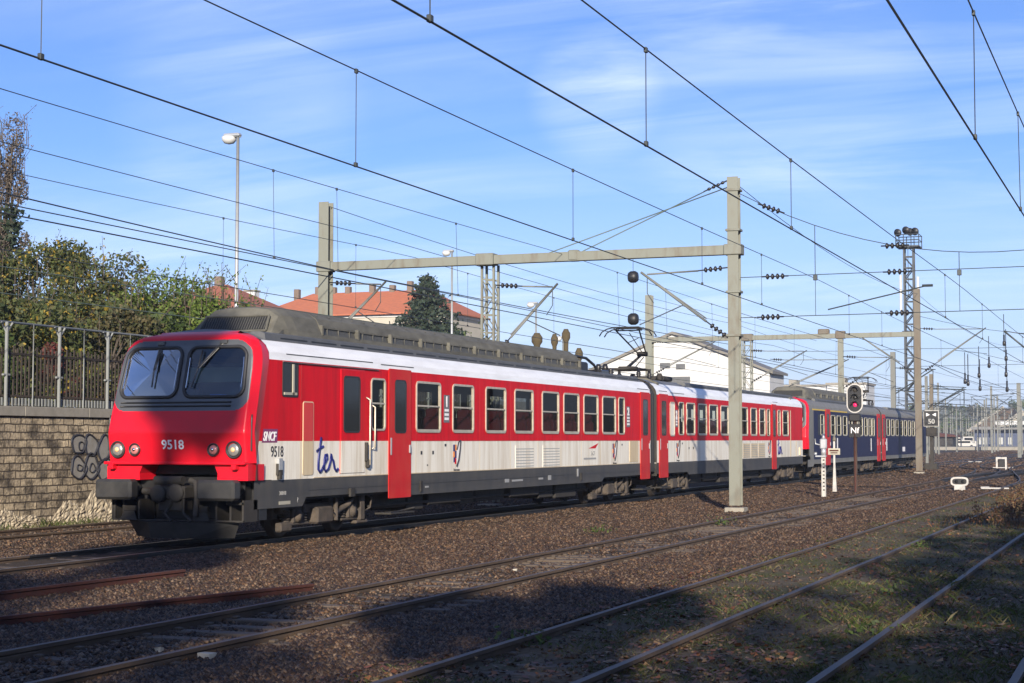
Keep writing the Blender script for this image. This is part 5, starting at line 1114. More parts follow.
for i, (px, pt, Y) in enumerate(((946, 398, 330), (953, 405, 420), (961, 410, 360), (969, 414, 480), (978, 404, 300), (1005, 408, 380), (940, 410, 480))):
    far_mast(px, pt, Y, ['pale thin mast, first left of the white shed', 'very thin mast beside the brown shed', 'pale pole in front of the white platform clutter', 'short distant pole by the hillside steps', 'thin mast left of the station canopy', 'thin mast behind the station roof', 'tiny mast next to the brown shed roof'][i], .24, 1 if i % 2 else -1)
def hang(px, py, Y, label):
    p = at(px, py, Y=Y); t = thing('wire_tensioner', label, 'insulator', 'hanging insulators over the yard throat', (p.x, Y, p.z)); b = MB(); s = Y / 100
    b.lathe([(.04 * s, -.35 * s), (.09 * s, -.3 * s), (.09 * s, -.1 * s), (.05 * s, -.05 * s), (.05 * s, .3 * s)], (0, 0, 0), (0, 0, 1), 8); b.tube((0, 0, .3 * s), (0, 0, 1.5 * s), .02 * s, 4); b.build('insulator', M['insulator'], t)
for i, (px, py, Y) in enumerate(((979, 372, 110), (1006, 371, 120), (1006, 355, 118), (989, 362, 150), (980, 385, 170), (1007, 386, 170), (965, 378, 140), (1004, 340, 105), (968, 380, 142))):
    hang(px, py, Y, ['dark insulator hanging left of the slender mast', 'dark insulator hanging below the ball at far right', 'insulator under the big ball at far right', 'small insulator above the slender mast', 'small insulator low left of the slender mast', 'small insulator low right of the slender mast', 'thin insulator over the white platform clutter', 'big dark ball insulator near the right edge', 'second thin insulator over the white platform clutter'][i])
ct = thing('cantilever_arm', 'dark cantilever arm entering at the right edge of the picture', 'cantilever', 'cantilever arms that hold the overhead wires', (-5, 105, 0))
a0, a1 = at(1004, 331, Y=105), at(1030, 352, Y=105); b = MB(); b.tube(a0 - Vector((-5, 105, 0)), a1 - Vector((-5, 105, 0)), .06, 6); b.tube(a0 - Vector((-5, 105, 0)), at(1030, 335, Y=105) - Vector((-5, 105, 0)), .03, 6); b.build('strut', M['wire'], ct)
h_mast('portal_mast', 'mast just outside the right edge of the picture', at(1042, 400, Y=105).x, 105, 0, 10, .36)

for i, (px, pt, Y) in enumerate(((936, 402, 260), (951, 412, 520), (985, 400, 340), (998, 396, 310), (1012, 404, 430), (921, 392, 230))):
    far_mast(px, pt, Y, ['dark mast just right of the speed board', 'tiny distant mast over the white vans', 'mast in front of the pale stair edge', 'mast between the station windows', 'mast above the pale canopy', 'mast hidden close behind the weathered mast'][i], .28, (1, -1, 2)[i % 3])
rngm = random.Random(77)
for i in range(22):
    px = 924 + i * 4.7 + rngm.uniform(-2, 2); Y = rngm.choice((240, 290, 340, 400, 460, 520)); far_mast(px, 440 - 1664 * (rngm.uniform(7.5, 10.5) - 1.95) / (Y * .98), Y, 'thin distant catenary mast in the crowd of masts at the far end of the yard', .22, rngm.choice((1, -1, 2)))
for i, (Y, z) in enumerate(((200, 8.6), (200, 6.6), (260, 8.8), (260, 6.8), (330, 8.5), (330, 6.5), (420, 8.5))):
    cable(['high', 'lower', 'high', 'lower', 'high', 'lower', 'high'][i] + ' cross wire spanning the yard at the %s row of distant masts' % ['first', 'first', 'second', 'second', 'third', 'third', 'last'][i], [(-30 - Y * .05, Y, z), (10, Y, z + .1)], .022, sag=.9 if z > 8 else .05)
for i, (X, z) in enumerate(((-13.4, 5.5), (-13.4, 6.9), (-21, 5.5), (-5.0, 7.8), (1.2, 5.4), (1.2, 6.8))):
    cable(['contact wire over the track right of the rear blue car', 'messenger wire over the track right of the rear blue car', 'contact wire far behind the rear blue car', 'high feeder wire down the middle of the far yard', 'contact wire along the right edge of the far yard', 'messenger wire along the right edge of the far yard'][i], [(X, 108, z), (X, 165, z), (X, 225, z), (X, 340, z)], .02, sag=.4 if z > 6 else .03)
# floodlight tower
TY = 150; tx = at(911, 400, Y=TY).x; tw = thing('floodlight_tower', 'tall lattice tower with floodlights on its top platform', 'tower', loc=(tx, TY, 0)); H_ = 19.0
b = MB(); k = .40
for sx in (-1, 1):
    for sy in (-1, 1): b.box(sx * k - .07, sx * k + .07, sy * k - .07, sy * k + .07, 0, H_)
z = .2; s = 1
while z < H_ - 1:
    for q in (-1, 1): b.tube((-k * s, q * k, z), (k * s, q * k, z + 1.0), .05, 4); b.tube((q * k, -k * s, z), (q * k, k * s, z + 1.0), .05, 4); b.box(-k, k, q * k - .04, q * k + .04, z + .96, z + 1.04)
    z += 1.0; s = -s
b.build('lattice_shaft', M['tower_steel'], tw)
b = MB(); b.box(-1.0, 1.0, -1, 1, H_, H_ + .12)
for x in (-1.0, -.33, .33, 1.0):
    for y in (-1, 1): b.tube((x, y, H_), (x, y, H_ + 1.1), .04, 4)
for z in (H_ + .6, H_ + 1.1):
    for q in (-1, 1): b.tube((-1, q, z), (1, q, z), .04, 4); b.tube((q, -1, z), (q, 1, z), .04, 4)
b.build('platform', M['tower_steel'], tw)
fl_ = MB().lathe([(.12, 0), (.34, .2), (.36, .3)], (0, 0, 0), (-.3, -.85, -.2), 14); fl_.tube((0, 0, 0), (0, .1, -.3), .05, 5)
f0 = fl_.build('floodlight', M['black'], tw); f0.location = (-.75, -.6, H_ + 1.35)
for p in ((-.05, -.5, H_ + 1.55), (.75, -.6, H_ + 1.4), (.2, .3, H_ + 1.5)): copy_part(f0, tw, p)
MB().cbox(-.85, -.65, -.15, .15, H_ - 5.6, H_ - 2.4, .04).build('antenna_panel', M['plaster_white'], tw); MB().cbox(.65, .85, -.15, .15, H_ - 5.4, H_ - 2.6, .04).build('antenna_panel', M['plaster_white'], tw)

# street lamps
def lamp(px, pt, Y, label, sc=1.0):
    p = at(px, pt, Y=Y); t = thing('street_lamp', label, 'street lamp', 'street lamps beyond the railway', (p.x, Y, 2.6 if Y < 118 else 0)); h = p.z - t.location.z
    b = MB(); b.path([(0, 0, -.2), (0, 0, h * .5), (0, 0, h)], .085 * sc, 8, .055 * sc); b.build('pole', M['galv'], t)
    b = MB(); b.tube((.12, 0, h), (-.35, 0, h + .05), .03 * sc, 6); b.cbox(-.55, .1, -.14, .14, h - .0, h + .14, .05); b.build('lamp_arm', M['galv'], t)
    b = MB(); b.lathe([(.26, -.02), (.25, .1), (.17, .2), (.02, .24)], (-.36, 0, h + .0), (0, 0, -1), 14); b.build('lamp_shade', M['plaster_white'], t)
lamp(238, 137, 50.7, 'tall street lamp against the sky left of the near beam'); lamp(452, 252, 90, 'street lamp beside the dark spruce', 1.0); lamp(536, 304, 100, 'small street lamp above the train roof near the middle'); lamp(563, 338, 112, 'smallest street lamp left of the white warehouse')

# ================================================================== BUILDINGS
def gable_house(name, label, Y, x0, x1, z0, ze, zr, dep, roofm, wallm, nwin, hip=True, zw=None, chim=()):
    t = thing(name, label, 'building', loc=((x0 + x1) / 2, Y, z0)); w_ = (x1 - x0) / 2; h = ze - z0
    wl = MB().box(-w_, w_, 0, dep, 0, h); wl.mi = 1; wl.box(-w_ - .12, w_ + .12, -.12, dep + .12, h - .25, h - .003); wl.build('wall', [wallm, M['plaster_white']], t)
    r = MB(); e = .6; rz = zr - z0; hi = 4.0 if hip else -e
    vs = [(-w_ - e, -e, h), (w_ + e, -e, h), (w_ + e, dep + e, h), (-w_ - e, dep + e, h), (-w_ + hi, dep / 2, rz), (w_ - hi, dep / 2, rz), (-w_ - e, -e, h + .12), (w_ + e, -e, h + .12), (w_ + e, dep + e, h + .12), (-w_ - e, dep + e, h + .12)]
    r.add(vs, [(0, 1, 7, 6), (1, 2, 8, 7), (2, 3, 9, 8), (3, 0, 6, 9), (3, 2, 1, 0), (6, 7, 5, 4), (8, 9, 4, 5), (7, 8, 5), (9, 6, 4)]); ro = r.build('roof', roofm, t)
    for x, hh in chim: MB().cbox(x - .28, x + .28, dep / 2 - .3, dep / 2 + .3, rz - 1.0, rz + hh * .85, .04).build('chimney', M['chimney_dark'], ro)
    for i in range(nwin):
        x = -w_ + (i + .5) * 2 * w_ / nwin
        for zz in ((zw,) if zw else (h - 1.7, h - 4.6)):
            wn = MB(); wn.box(x - .5, x + .5, -.03, .05, zz - .75, zz + .75); wn.mi = 1
            for s in (-1, 1): wn.box(x + s * .75 - .22, x + s * .75 + .22, -.07, -.02, zz - .8, zz + .8)
            wn.build('window', [M['dark_glass'], M['shutter']], t)
    return t
def tile_mat(name, c, c2):
    m = mat(name, c, .85, c2=c2, scale=2.2, amt=.9, stretch=(1, 2, 2), bump=.3, bscale=9); return m
tile_mat('tiles', (0.42, 0.13, 0.06), (0.30, 0.10, 0.055)); tile_mat('tiles_dark', (0.30, 0.10, 0.06), (0.22, 0.085, 0.055))
gable_house('apartment_house', 'long cream apartment house with a red-orange tiled roof behind the spruce', 150, -86.5, -65.2, 2, 14.45, 17.3, 10, M['tiles'], M['plaster'], 9, chim=[(-8.5, .6), (-6.0, .8), (-4.2, .7), (-2.5, .7), (.3, .9), (2.6, .7), (4.6, 1.1), (6.3, .6)])
gable_house('house', 'red-roofed house showing above the bright green tree', 100, -67.5, -58.6, 2, 10.6, 13.2, 9, M['tiles_dark'], M['plaster'], 3, chim=[(-.2, .7)])
gable_house('house', 'small pale house half hidden by the bright green tree', 86, -54.6, -49.5, 2, 8.2, 9.8, 7, M['tiles_dark'], M['plaster_white'], 2, hip=False)
cs = thing('chimney_stack', 'pale square stack between the lamp post and the red roofs', 'chimney', loc=(at(252, 300, Y=160).x, 160, 0)); MB().cbox(-.62, .62, -.6, .6, 0, at(252, 292, Y=160).z, .05).build('shaft', M['plaster_white'], cs); MB().cbox(-.7, .7, -.7, .7, at(252, 292, Y=160).z + .003, at(252, 292, Y=160).z + .2, .03).build('cap', M['concrete'], cs)
# white warehouse with a low gable
wh = thing('warehouse', 'white warehouse gable with three small dark windows above the train', 'building', loc=(-47.5, 170, 0))
b = MB(); x0, x1, xm = -10.2, 10.2, -.1; b.extrude([(x0, 0), (x1, 0), (x1, 8.9), (xm, 13.1), (x0, 8.9)], 0, 7); b.build('wall', M['plaster_white'], wh)
b = MB()
for a, c in (((x0 - .4, 8.78), (xm, 13.12)), ((xm, 13.12), (x1 + .4, 8.78))): b.extrude([a, c, (c[0], c[1] + .28), (a[0], a[1] + .28)], -.4, 7.3)
b.build('roof', M['roof_grey'], wh)
for (u, v), (p, q) in (((660, 363), (670, 368)), ((676, 364), (685, 369)), ((660, 377), (690, 386))):
    c0, c1 = at(u, v, Y=169.9), at(p, q, Y=169.9); MB().box(c0.x + 47.5, c1.x + 47.5, -.12, -.02, c1.z, c0.z).build('window', M['roof_dark'], wh)
# pale apartment blocks in the distance
def block(px0, px1, pt, Y, label, floors, m='plaster_white'):
    a, b_ = at(px0, pt, Y=Y), at(px1, pt, Y=Y); w_ = (b_.x - a.x) / 2; h = a.z; t = thing('apartment_block', label, 'building', loc=((a.x + b_.x) / 2, Y, 0))
    MB().box(-w_, w_, 0, 12, 0, h).build('wall', M[m], t); r = MB().box(-w_ - .3, w_ + .3, -.3, 12.3, h + .003, h + .5); r.box(-w_ * .5, -w_ * .2, 3, 7, h + .5, h + 1.8); r.build('roof', M['concrete'], t)
    for f in range(floors):
        wn = MB(); z = h - 1.6 - f * 2.9; n = max(3, int(w_ * 2 / 2.6))
        for i in range(n): x = -w_ + (i + .5) * 2 * w_ / n; wn.box(x - .65, x + .65, -.04, .03, z - .6, z + .6)
        wn.build('window_row', M['shutter'], t); MB().box(-w_ + .3, w_ - .3, -.9, -.05, z - 1.25, z - .9).build('balcony', M['plaster_white'], t)
block(773, 826, 387, 400, 'long low pale apartment block on the skyline left of the signal', 4); block(827, 866, 385, 380, 'white apartment block with balconies directly behind the signal', 4); block(925, 938, 424, 620, 'small pale building on the hazy hill right of the far mast', 3)
# roof ornaments seen above the train
for i, (px, pt, pb2_) in enumerate(((537, 333, 348), (554.5, 334, 352), (566, 329, 356), (579, 348, 358))):
    a, b_ = at(px, pt, Y=95), at(px, pb2_, Y=95); t = thing('chimney_pot', ['stout mossy chimney pot, leftmost above the train roof', 'thin mossy chimney pot, second from left above the train roof', 'tallest mossy chimney pot above the train roof', 'short mossy chimney pot at the end of the roof housing'][i], 'chimney', 'mossy chimney pots above the train roof', (a.x, 95, 2.5)); h = a.z - 2.5; k = [.34, .22, .26, .24][i]
    mat('moss_stone', (0.075, 0.055, 0.024), .95, c2=(.025, .02, .014), scale=2); b = MB(); b.lathe([(k * .55, 0), (k * .55, h - 1.0), (k * .6, h - .75), (k, h - .55), (k, h - .25), (k * .7, h - .12), (k * .5, h)], (0, 0, 0), (0, 0, 1), 12); b.build('pot', M['moss_stone'], t)

# station at the end of the yard
S_ = thing('station_building', 'dark station building with a pale canopy at the far right', 'building', loc=(-39, 450, 0)); q = lambda px, py: at(px, py, Y=450) - Vector((-39, 450, 0))
b = MB(); p0, p1 = q(974, 447), q(1026, 430); b.box(p0.x, p1.x, 0, 14, 0, p1.z); b.build('wall', M['cab_dark'], S_)
b = MB(); p0, p1 = q(972, 430), q(1030, 427); b.box(p0.x, p1.x, -3, 15, p0.z + .1, p1.z + .1); b.build('roof', M['roof_grey'], S_)
b = MB(); p0, p1 = q(997, 426), q(1030, 421); b.box(p0.x, p1.x, -5, 10, p0.z + .25, p1.z); b.build('canopy', M['plaster_white'], S_)
for px in (979, 985, 991, 1001, 1010): c = q(px, 440); MB().box(c.x - .5, c.x + .5, -.08, .02, .8, 2.6).build('window', M['shutter'], S_)
hb2 = thing('hillside_stair', 'brown tiled slope with a pale edge climbing behind the station', 'roof', loc=(-45, 520, 0)); q2 = lambda px, py: at(px, py, Y=520) - Vector((-45, 520, 0))
b = MB(); A_, B_, C_, D_ = q2(969, 432), q2(1004, 408), q2(1014, 409), q2(998, 432); b.add([A_, B_, C_, D_] + [p + Vector((0, 14, -1)) for p in (A_, B_, C_, D_)], [(3, 2, 1, 0), (4, 5, 6, 7), (0, 1, 5, 4), (1, 2, 6, 5), (2, 3, 7, 6), (3, 0, 4, 7)]); b.build('slope', M['rail_side'], hb2)
b = MB(); b.tube(q2(968, 431) - Vector((0, .6, 0)), q2(1004, 407) - Vector((0, .6, 0)), .45, 5); b.tube(q2(1000, 429) - Vector((0, .6, 0)), q2(1024, 412) - Vector((0, .6, 0)), .9, 5); b.build('pale_edge', M['plaster'], hb2)
sh = thing('shed', 'low brown-roofed platform shed left of the white clutter', 'shed', loc=(at(944, 446, Y=360).x, 360, 0)); b = MB(); b.box(-3.5, 1.8, 0, 10, 0, 2.6); b.build('wall', M['under'], sh); b = MB(); b.extrude([(-4.2, 2.6), (-3.2, 3.7), (2.4, 3.0), (2.6, 2.6)], -1, 11); b.build('roof', M['rust'], sh)
for i, (px, w_, h, Y) in enumerate(((957, 2.2, 2.4, 430), (965, 2.6, 1.7, 400), (970, 1.6, 2.6, 440))):
    p = at(px, 440, Y=Y); t = thing('white_van', ['tall white van parked at the end of the yard, left', 'low white van parked between two others at the end of the yard', 'tall white van parked nearest the station'][i], 'van', 'white vans parked at the end of the yard', (p.x, Y, .2)); b = MB(); b.extrude([(-w_, .35), (w_, .35), (w_, h * .55), (w_ * .72, h * .6), (w_ * .5, h), (-w_, h)], -1, 1); b.build('body', M['paint_white'], t)
    b = MB(); b.box(-w_ * .8, w_ * .5, -1.03, -.99, h * .62, h * .88); b.build('window', M['dark_glass'], t); b = MB()
    for x in (-w_ * .6, w_ * .6): b.lathe([(.33, -.1), (.33, .1)], (x, -.95, .3), (0, 1, 0), 12)
    b.build('wheel', M['rubber'], t)
pf = thing('platform', 'long low pale platform edge at the end of the yard', 'platform', loc=(0, 345, 0)); MB().cbox(-48, -17, 0, 60, -.1, .55, .05).build('slab', M['concrete'], pf)
# trees along the hill and behind the station
for i in range(34):
    px = 905 + i * 4.2 + random.uniform(-2, 2); Y = random.uniform(560, 700); p = at(px, 440, Y=Y); hgt = random.uniform(4.5, 7.5); zb_ = -2 + max(0, min(17, (Y - 560) * .10))
    rng = random.Random(200 + i); t = thing('hill_tree', 'small hazy tree on the hillside far beyond the yard', 'tree', 'trees on the hazy hillside', (p.x, Y, zb_))
    tm = MB().tube((0, 0, -1), (0, 0, hgt * .6), .3, 6, .15); tm.build('trunk', M['bark'], t); cm = MB()
    for k in range(6): blob_leaves(cm, (rng.gauss(0, 1.3), rng.gauss(0, 1.3), hgt * rng.uniform(.3, .85)), (1.7, 1.7, 1.3), 60, .5, rng)
    cm.build('crown', M[['leaf_green', 'leaf_brown', 'leaf_bright'][i % 3]], t)

# ================================================================== SIGNALS, POSTS, SMALL THINGS
mat('post_brown', (0.055, 0.03, 0.02), .85, c2=(.03, .02, .016), scale=6)
sg = thing('railway_signal', 'black oval colour light signal with white border showing red', 'signal', loc=(-11.5, 68.4, 0))
MB().tube((0, 0, -.2), (0, 0, 3.0), .075, 10).build('post', M['post_brown'], sg)
def stad(x, z0, z1, w_, y0, y1, mb):                                # upright capsule plate
    r = w_; pts = [(x + r * math.cos(a), z1 - r + r * math.sin(a)) for a in np.linspace(0, math.pi, 13)] + [(x + r * math.cos(a), z0 + r + r * math.sin(a)) for a in np.linspace(math.pi, 2 * math.pi, 13)]
    mb.extrude([(a, b_) for a, b_ in pts], y0, y1)
b = MB(); stad(0, 3.05, 4.25, .33, -.03, .03, b); b.build('target_plate', M['paint_white'], sg)
b = MB(); stad(0, 3.10, 4.20, .28, -.045, -.032, b); b.cbox(-.2, .2, .04, .3, 3.1, 4.1, .04); b.cbox(-.24, .24, -.12, .16, 2.7, 3.02, .04); b.build('signal_head', M['sign_black'], sg)
for z, m in ((3.38, 'signal_red'), (3.68, 'black'), (3.98, 'under')):
    b = MB().lathe([(.085, 0), (.08, .015), (.01, .03)], (.02, -.05, z), (0, -1, 0), 16); lo = b.build('lamp', M[m], sg)
    b = MB(); b.path([(.02 + .14 * math.cos(a), -.05, z + .14 * math.sin(a)) for a in np.linspace(-.2, math.pi + .2, 10)], .012, 4); b.extrude([(.02 + .14 * math.cos(a), z + .14 * math.sin(a)) for a in np.linspace(0, math.pi, 10)], -.25, -.05, closed=False); b.build('hood', M['sign_black'], lo)
b = MB().cbox(-.24, .24, -.11, -.085, 2.05, 2.6, .008); b.build('number_plate', M['sign_black'], sg); text_mesh('lettering', 'Nf', M['txt_white'], sg, .34, face_my(0, -.115, 2.33))
def post_w(label, x, y, h, kind):
    t = thing('marker_post', label, 'post', 'white posts on the ballast beside the train', (x, y, 0)); b = MB()
    if kind == 0:
        b.box(-.08, .08, -.02, .02, -.2, 1.3); b.box(-.08, -.06, -.06, -.021, -.2, 1.3); b.box(.06, .08, -.06, -.021, -.2, 1.3)
        h_ = MB()
        for k in range(9): h_.box(-.035, .035, -.024, -.0205, .05 + k * .14, .10 + k * .14)
        h_.build('slot', M['under'], t)
        b.build('post', M['paint_white'], t); c = MB(); c.cbox(-.3, .1, -.1, .1, 1.31, 1.37, .01); c.lathe([(.1, 0), (.1, .22), (.05, .28)], (0, 0, 1.37), (0, 0, 1), 12); c.cbox(-.13, .13, -.08, .06, 1.6, 2.0, .04); c.lathe([(.05, 0), (.07, .05), (.02, .2)], (.0, 0, 2.0), (0, 0, 1), 10); c.path([(-.05, 0, 1.75), (-.3, 0, 1.8), (-.32, 0, 2.0)], .03, 6); c.tube((-.3, 0, 1.4), (-.3, 0, 1.5), .06, 6); c.build('point_lamp', M['galv'], t)
    else:
        b.extrude([(-.08, -.1), (.08, -.1), (.035, 1.0), (.035, 1.9), (-.035, 1.9), (-.035, 1.0)], -.04, .04); b.build('post', M['paint_white'], t); c = MB().cbox(-.24, .24, -.07, -.045, 1.36, 1.62, .008); c.build('sign_plate', M['frame_cream'], t); c = MB(); c.box(-.18, .18, -.075, -.071, 1.5, 1.56); c.box(-.14, .14, -.075, -.071, 1.42, 1.46); c.build('lettering', M['rust'], t); MB().lathe([(.06, 0), (.08, .06), (.03, .22)], (0, 0, 1.9), (0, 0, 1), 8).build('finial', M['steel_rusty'], t)
post_w('white ladder-like post with a grey lamp on top beside the blue train', -11.75, 62.8, 2, 0); post_w('white tapered post with a small square plate beside the blue train', -12.05, 66.7, 2, 1)
tag(MB().tube((-11.2, 66.5, -.1), (-11.2, 66.5, 2.2), .025, 6).build('thin_post', M['rust']), 'thin rusty rod just right of the signal post', 'post')
s5 = thing('speed_board', 'black speed board with white 50 on a post right of the weathered mast', 'sign', loc=(-14.6, 118, 0))
MB().box(-.12, .12, 0, .2, -.1, 2.9).build('post', M['under'], s5); MB().box(-.1, .1, .3, .5, -.1, 6.5).build('post', M['steel_rusty'], s5)
b = MB().cbox(-.52, .52, -.06, -.02, 2.88, 4.0, .02); b.build('frame', M['paint_white'], s5); b = MB().box(-.475, .475, -.08, -.062, 2.925, 3.955); b.build('board', M['sign_black'], s5); text_mesh('lettering', '50', M['txt_grey'], s5, .46, face_my(.02, -.09, 3.22), bold=.012)
b = MB()
for s in (-1, 1): b.add([(s * .33, -.085, 3.82), (s * .33, -.085, 3.58), (s * .08, -.085, 3.7)], [(0, 1, 2) if s > 0 else (2, 1, 0)])
b.build('lettering', M['txt_white'], s5); MB().cbox(-.35, .4, -.2, .3, 2.2, 2.8, .05).build('lamp_box', M['under'], s5)
MB().cbox(-.5, .4, -.4, .6, -.15, .35, .04).build('cabinet', M['under'], s5)
def dwarf(label, x, y, sc=1.0):
    t = thing('dwarf_signal', label, 'signal', 'low white-edged signals on the ground', (x, y, -.1)); b = MB(); b.extrude([(.36 * sc * math.copysign(abs(math.cos(a)) ** .6, math.cos(a)), .33 * sc + .19 * sc * math.copysign(abs(math.sin(a)) ** .6, math.sin(a))) for a in np.linspace(0, 2 * math.pi, 28)[:-1]], -.04, .04); b.build('rim', M['paint_white'], t)
    b = MB(); b.extrude([(.29 * sc * math.copysign(abs(math.cos(a)) ** .6, math.cos(a)), .33 * sc + .12 * sc * math.copysign(abs(math.sin(a)) ** .6, math.sin(a))) for a in np.linspace(0, 2 * math.pi, 28)[:-1]], -.055, -.042); b.build('face', M['sign_black'], t)
    for s in (-1, 1): MB().lathe([(.07 * sc, 0), (.05 * sc, .02)], (s * .13 * sc, -.056, .33 * sc), (0, -1, 0), 12).build('lamp', M['dark_glass'], t)
    MB().cbox(-.22 * sc, .22 * sc, -.1, .15, -.05, .15 * sc, .02).build('foot', M['paint_white'], t)
dwarf('white oval ground signal with black face beside the ballasted track', -7.72, 71.4)
t = thing('dwarf_signal', 'small white square frame standing on the ground in the yard throat', 'signal', 'low white-edged signals on the ground', (at(1001.5, 470, Z=-.1).x, at(1001.5, 470, Z=-.1).y, -.1)); b = MB()
for s in (-1, 1): b.box(s * .3 - .06, s * .3 + .06, -.03, .03, 0, .75)
b.box(-.36, .36, -.03, .03, .75, .88); b.build('frame', M['paint_white'], t)
b = MB().cbox(-.2, .2, .04, .2, .2, .7, .03); b.build('box', M['sign_black'], t)
for i, (px, py, l_, a) in enumerate(((995, 489, 1.1, 0), (985, 488, .5, 1.2), (975, 462, 1.2, .1), (1003, 468, 1.4, 0))):
    p = at(px, py, Z=-.05); o = MB().cbox(-l_ / 2, l_ / 2, -.09, .09, -.03, .04, .02).build('point_rod_cover', M['paint_white']); o.location = (p.x, p.y, -.03); o.rotation_euler = (0, 0, a); tag(o, ['long white plank across the grassy siding in the yard throat', 'short white slanted plank by the switch rails', 'white plank lying across the far switch rails', 'farthest white plank on the yard throat'][i], 'plank', 'white planks on the switch tracks')
for i, (ps, lab) in enumerate((([(-14.75, 11), (-14.33, 18.2), (-14.08, 22.3)], 'rusty red spare rail lying nearest the train track'), ([(-13.6, 11), (-12.35, 15.8), (-11.1, 20.9)], 'rusty red spare rail lying farther from the train track'))):
    mb = MB(); rail_sweep(mb, ps, 0, 0, z=-.045 if i == 0 else -.06); tag(mb.build('spare_rail', M['rust']), lab, 'rail', 'rusty spare rails lying on the ballast')
for i, (px, py, s) in enumerate(((206, 657, .075), (159, 651, .04), (515, 571, .04))):
    p = at(px, py, Z=-.08); r = random.Random(i); o = MB(); o.smooth = False; blobv = []
    o.add([((x + r.gauss(0, .22)) * s * .8, (y + r.gauss(0, .22)) * s * .7, (z + r.gauss(0, .22)) * s * .55) for x in (-1, 1) for y in (-1, 1) for z in (-1, .6)], [(0, 1, 3, 2), (4, 6, 7, 5), (0, 4, 5, 1), (2, 3, 7, 6), (0, 2, 6, 4), (1, 5, 7, 3)]); ob = o.build('white_stone', M['plaster']); ob.location = (p.x, p.y, -.06); tag(ob, ['big pale stone between the rails of the ballasted track at lower left', 'small pale stone left of the big pale one', 'pale stone on the ballasted track at bottom centre'][i], 'stone')
# cable troughs / dark sleeper ends lying in the ballast
for i, (px, py, qx, qy) in enumerate(((50, 612, 100, 630), (100, 608, 165, 622))):
    p, p_ = at(px, py, Z=-.15), at(qx, qy, Z=-.15); l_ = (p_ - p).length; a = math.atan2(p_.y - p.y, p_.x - p.x); p = (p + p_) / 2; o = MB().cbox(-l_ / 2, l_ / 2, -.06, .06, -.08, .03, .015).build('old_sleeper', M['sleeper']); o.location = (p.x, p.y, -.19); o.rotation_euler = (0, 0, a); tag(o, ['dark old sleeper half buried by the spare rails, left one', 'dark old sleeper half buried by the spare rails, right one'][i], 'sleeper')

# ================================================================== BALLAST, WEEDS, LEAVES
def np_mesh(name, V, Fc, m, k):
    me = bpy.data.meshes.new(name); nf = len(Fc); me.vertices.add(len(V)); me.vertices.foreach_set('co', V.astype(np.float32).ravel())
    me.loops.add(nf * k); me.loops.foreach_set('vertex_index', Fc.astype(np.int32).ravel()); me.polygons.add(nf)
    me.polygons.foreach_set('loop_start', np.arange(0, nf * k, k, dtype=np.int32)); me.polygons.foreach_set('loop_total', np.full(nf, k, dtype=np.int32))
    me.update(calc_edges=True); me.materials.append(m); o = bpy.data.objects.new(name, me); col_link(o); return o
NR = np.random.default_rng(5)
def scatter(n, xr, yr, pw=1.6):
    u = NR.random(n); y0, y1 = yr; a = 1 - pw
    y = (y0 ** a + u * (y1 ** a - y0 ** a)) ** (1 / a); x = NR.uniform(xr[0], xr[1], n)
    k = (x > -.83 * y - 1) & (x < -.055 * y + .6); return x[k], y[k]
def stones(name, spec, m):
    P = []; 
    for n, xr, yr, s in spec:
        x, y = scatter(n, xr, yr); z = np.array([ground_z(a, b_) for a, b_ in zip(x, y)]); P.append(np.stack([x, y, z, NR.uniform(.55, 1.35, len(x)) * s], 1))
    P = np.concatenate(P); n = len(P); base = np.array([(1, 0, 0), (-1, 0, 0), (0, 1, 0), (0, -1, 0), (0, 0, 1), (0, 0, -1)], float)
    V = base[None] * NR.uniform(.55, 1.15, (n, 6, 1)) + NR.normal(0, .16, (n, 6, 3)); V[:, :, 2] *= np.where(P[:, 3:4] > .05, .3, .75)
    a = NR.uniform(0, 6.283, n); c, s = np.cos(a), np.sin(a); x = V[:, :, 0] * c[:, None] - V[:, :, 1] * s[:, None]; y = V[:, :, 0] * s[:, None] + V[:, :, 1] * c[:, None]
    V = np.stack([x, y, V[:, :, 2]], 2) * P[:, None, 3:4]; V += P[:, None, :3]; V[:, :, 2] += (P[:, 3] * .25)[:, None]
    fc = np.array([(0, 2, 4), (2, 1, 4), (1, 3, 4), (3, 0, 4), (2, 0, 5), (1, 2, 5), (3, 1, 5), (0, 3, 5)]); Fc = (fc[None] + 6 * np.arange(n)[:, None, None]).reshape(-1, 3)
    tag(np_mesh(name, V.reshape(-1, 3), Fc, m, 3), kind='stuff')
stones('ballast_stones', [(120000, (-16.1, -10.4), (11, 90), .037), (66000, (-8.4, -6.2), (10, 70), .034), (26000, (-17, 6), (62, 130), .075), (30000, (-32, 8), (110, 340), .15), (12000, (-10.5, -8.4), (10, 70), .034), (26000, (-24.2, -17.95), (19, 60), .04), (9000, (-6.6, -1), (9, 60), .026), (9000, (-16.3, -14.5), (18, 90), .05)], M['stone_grey'])
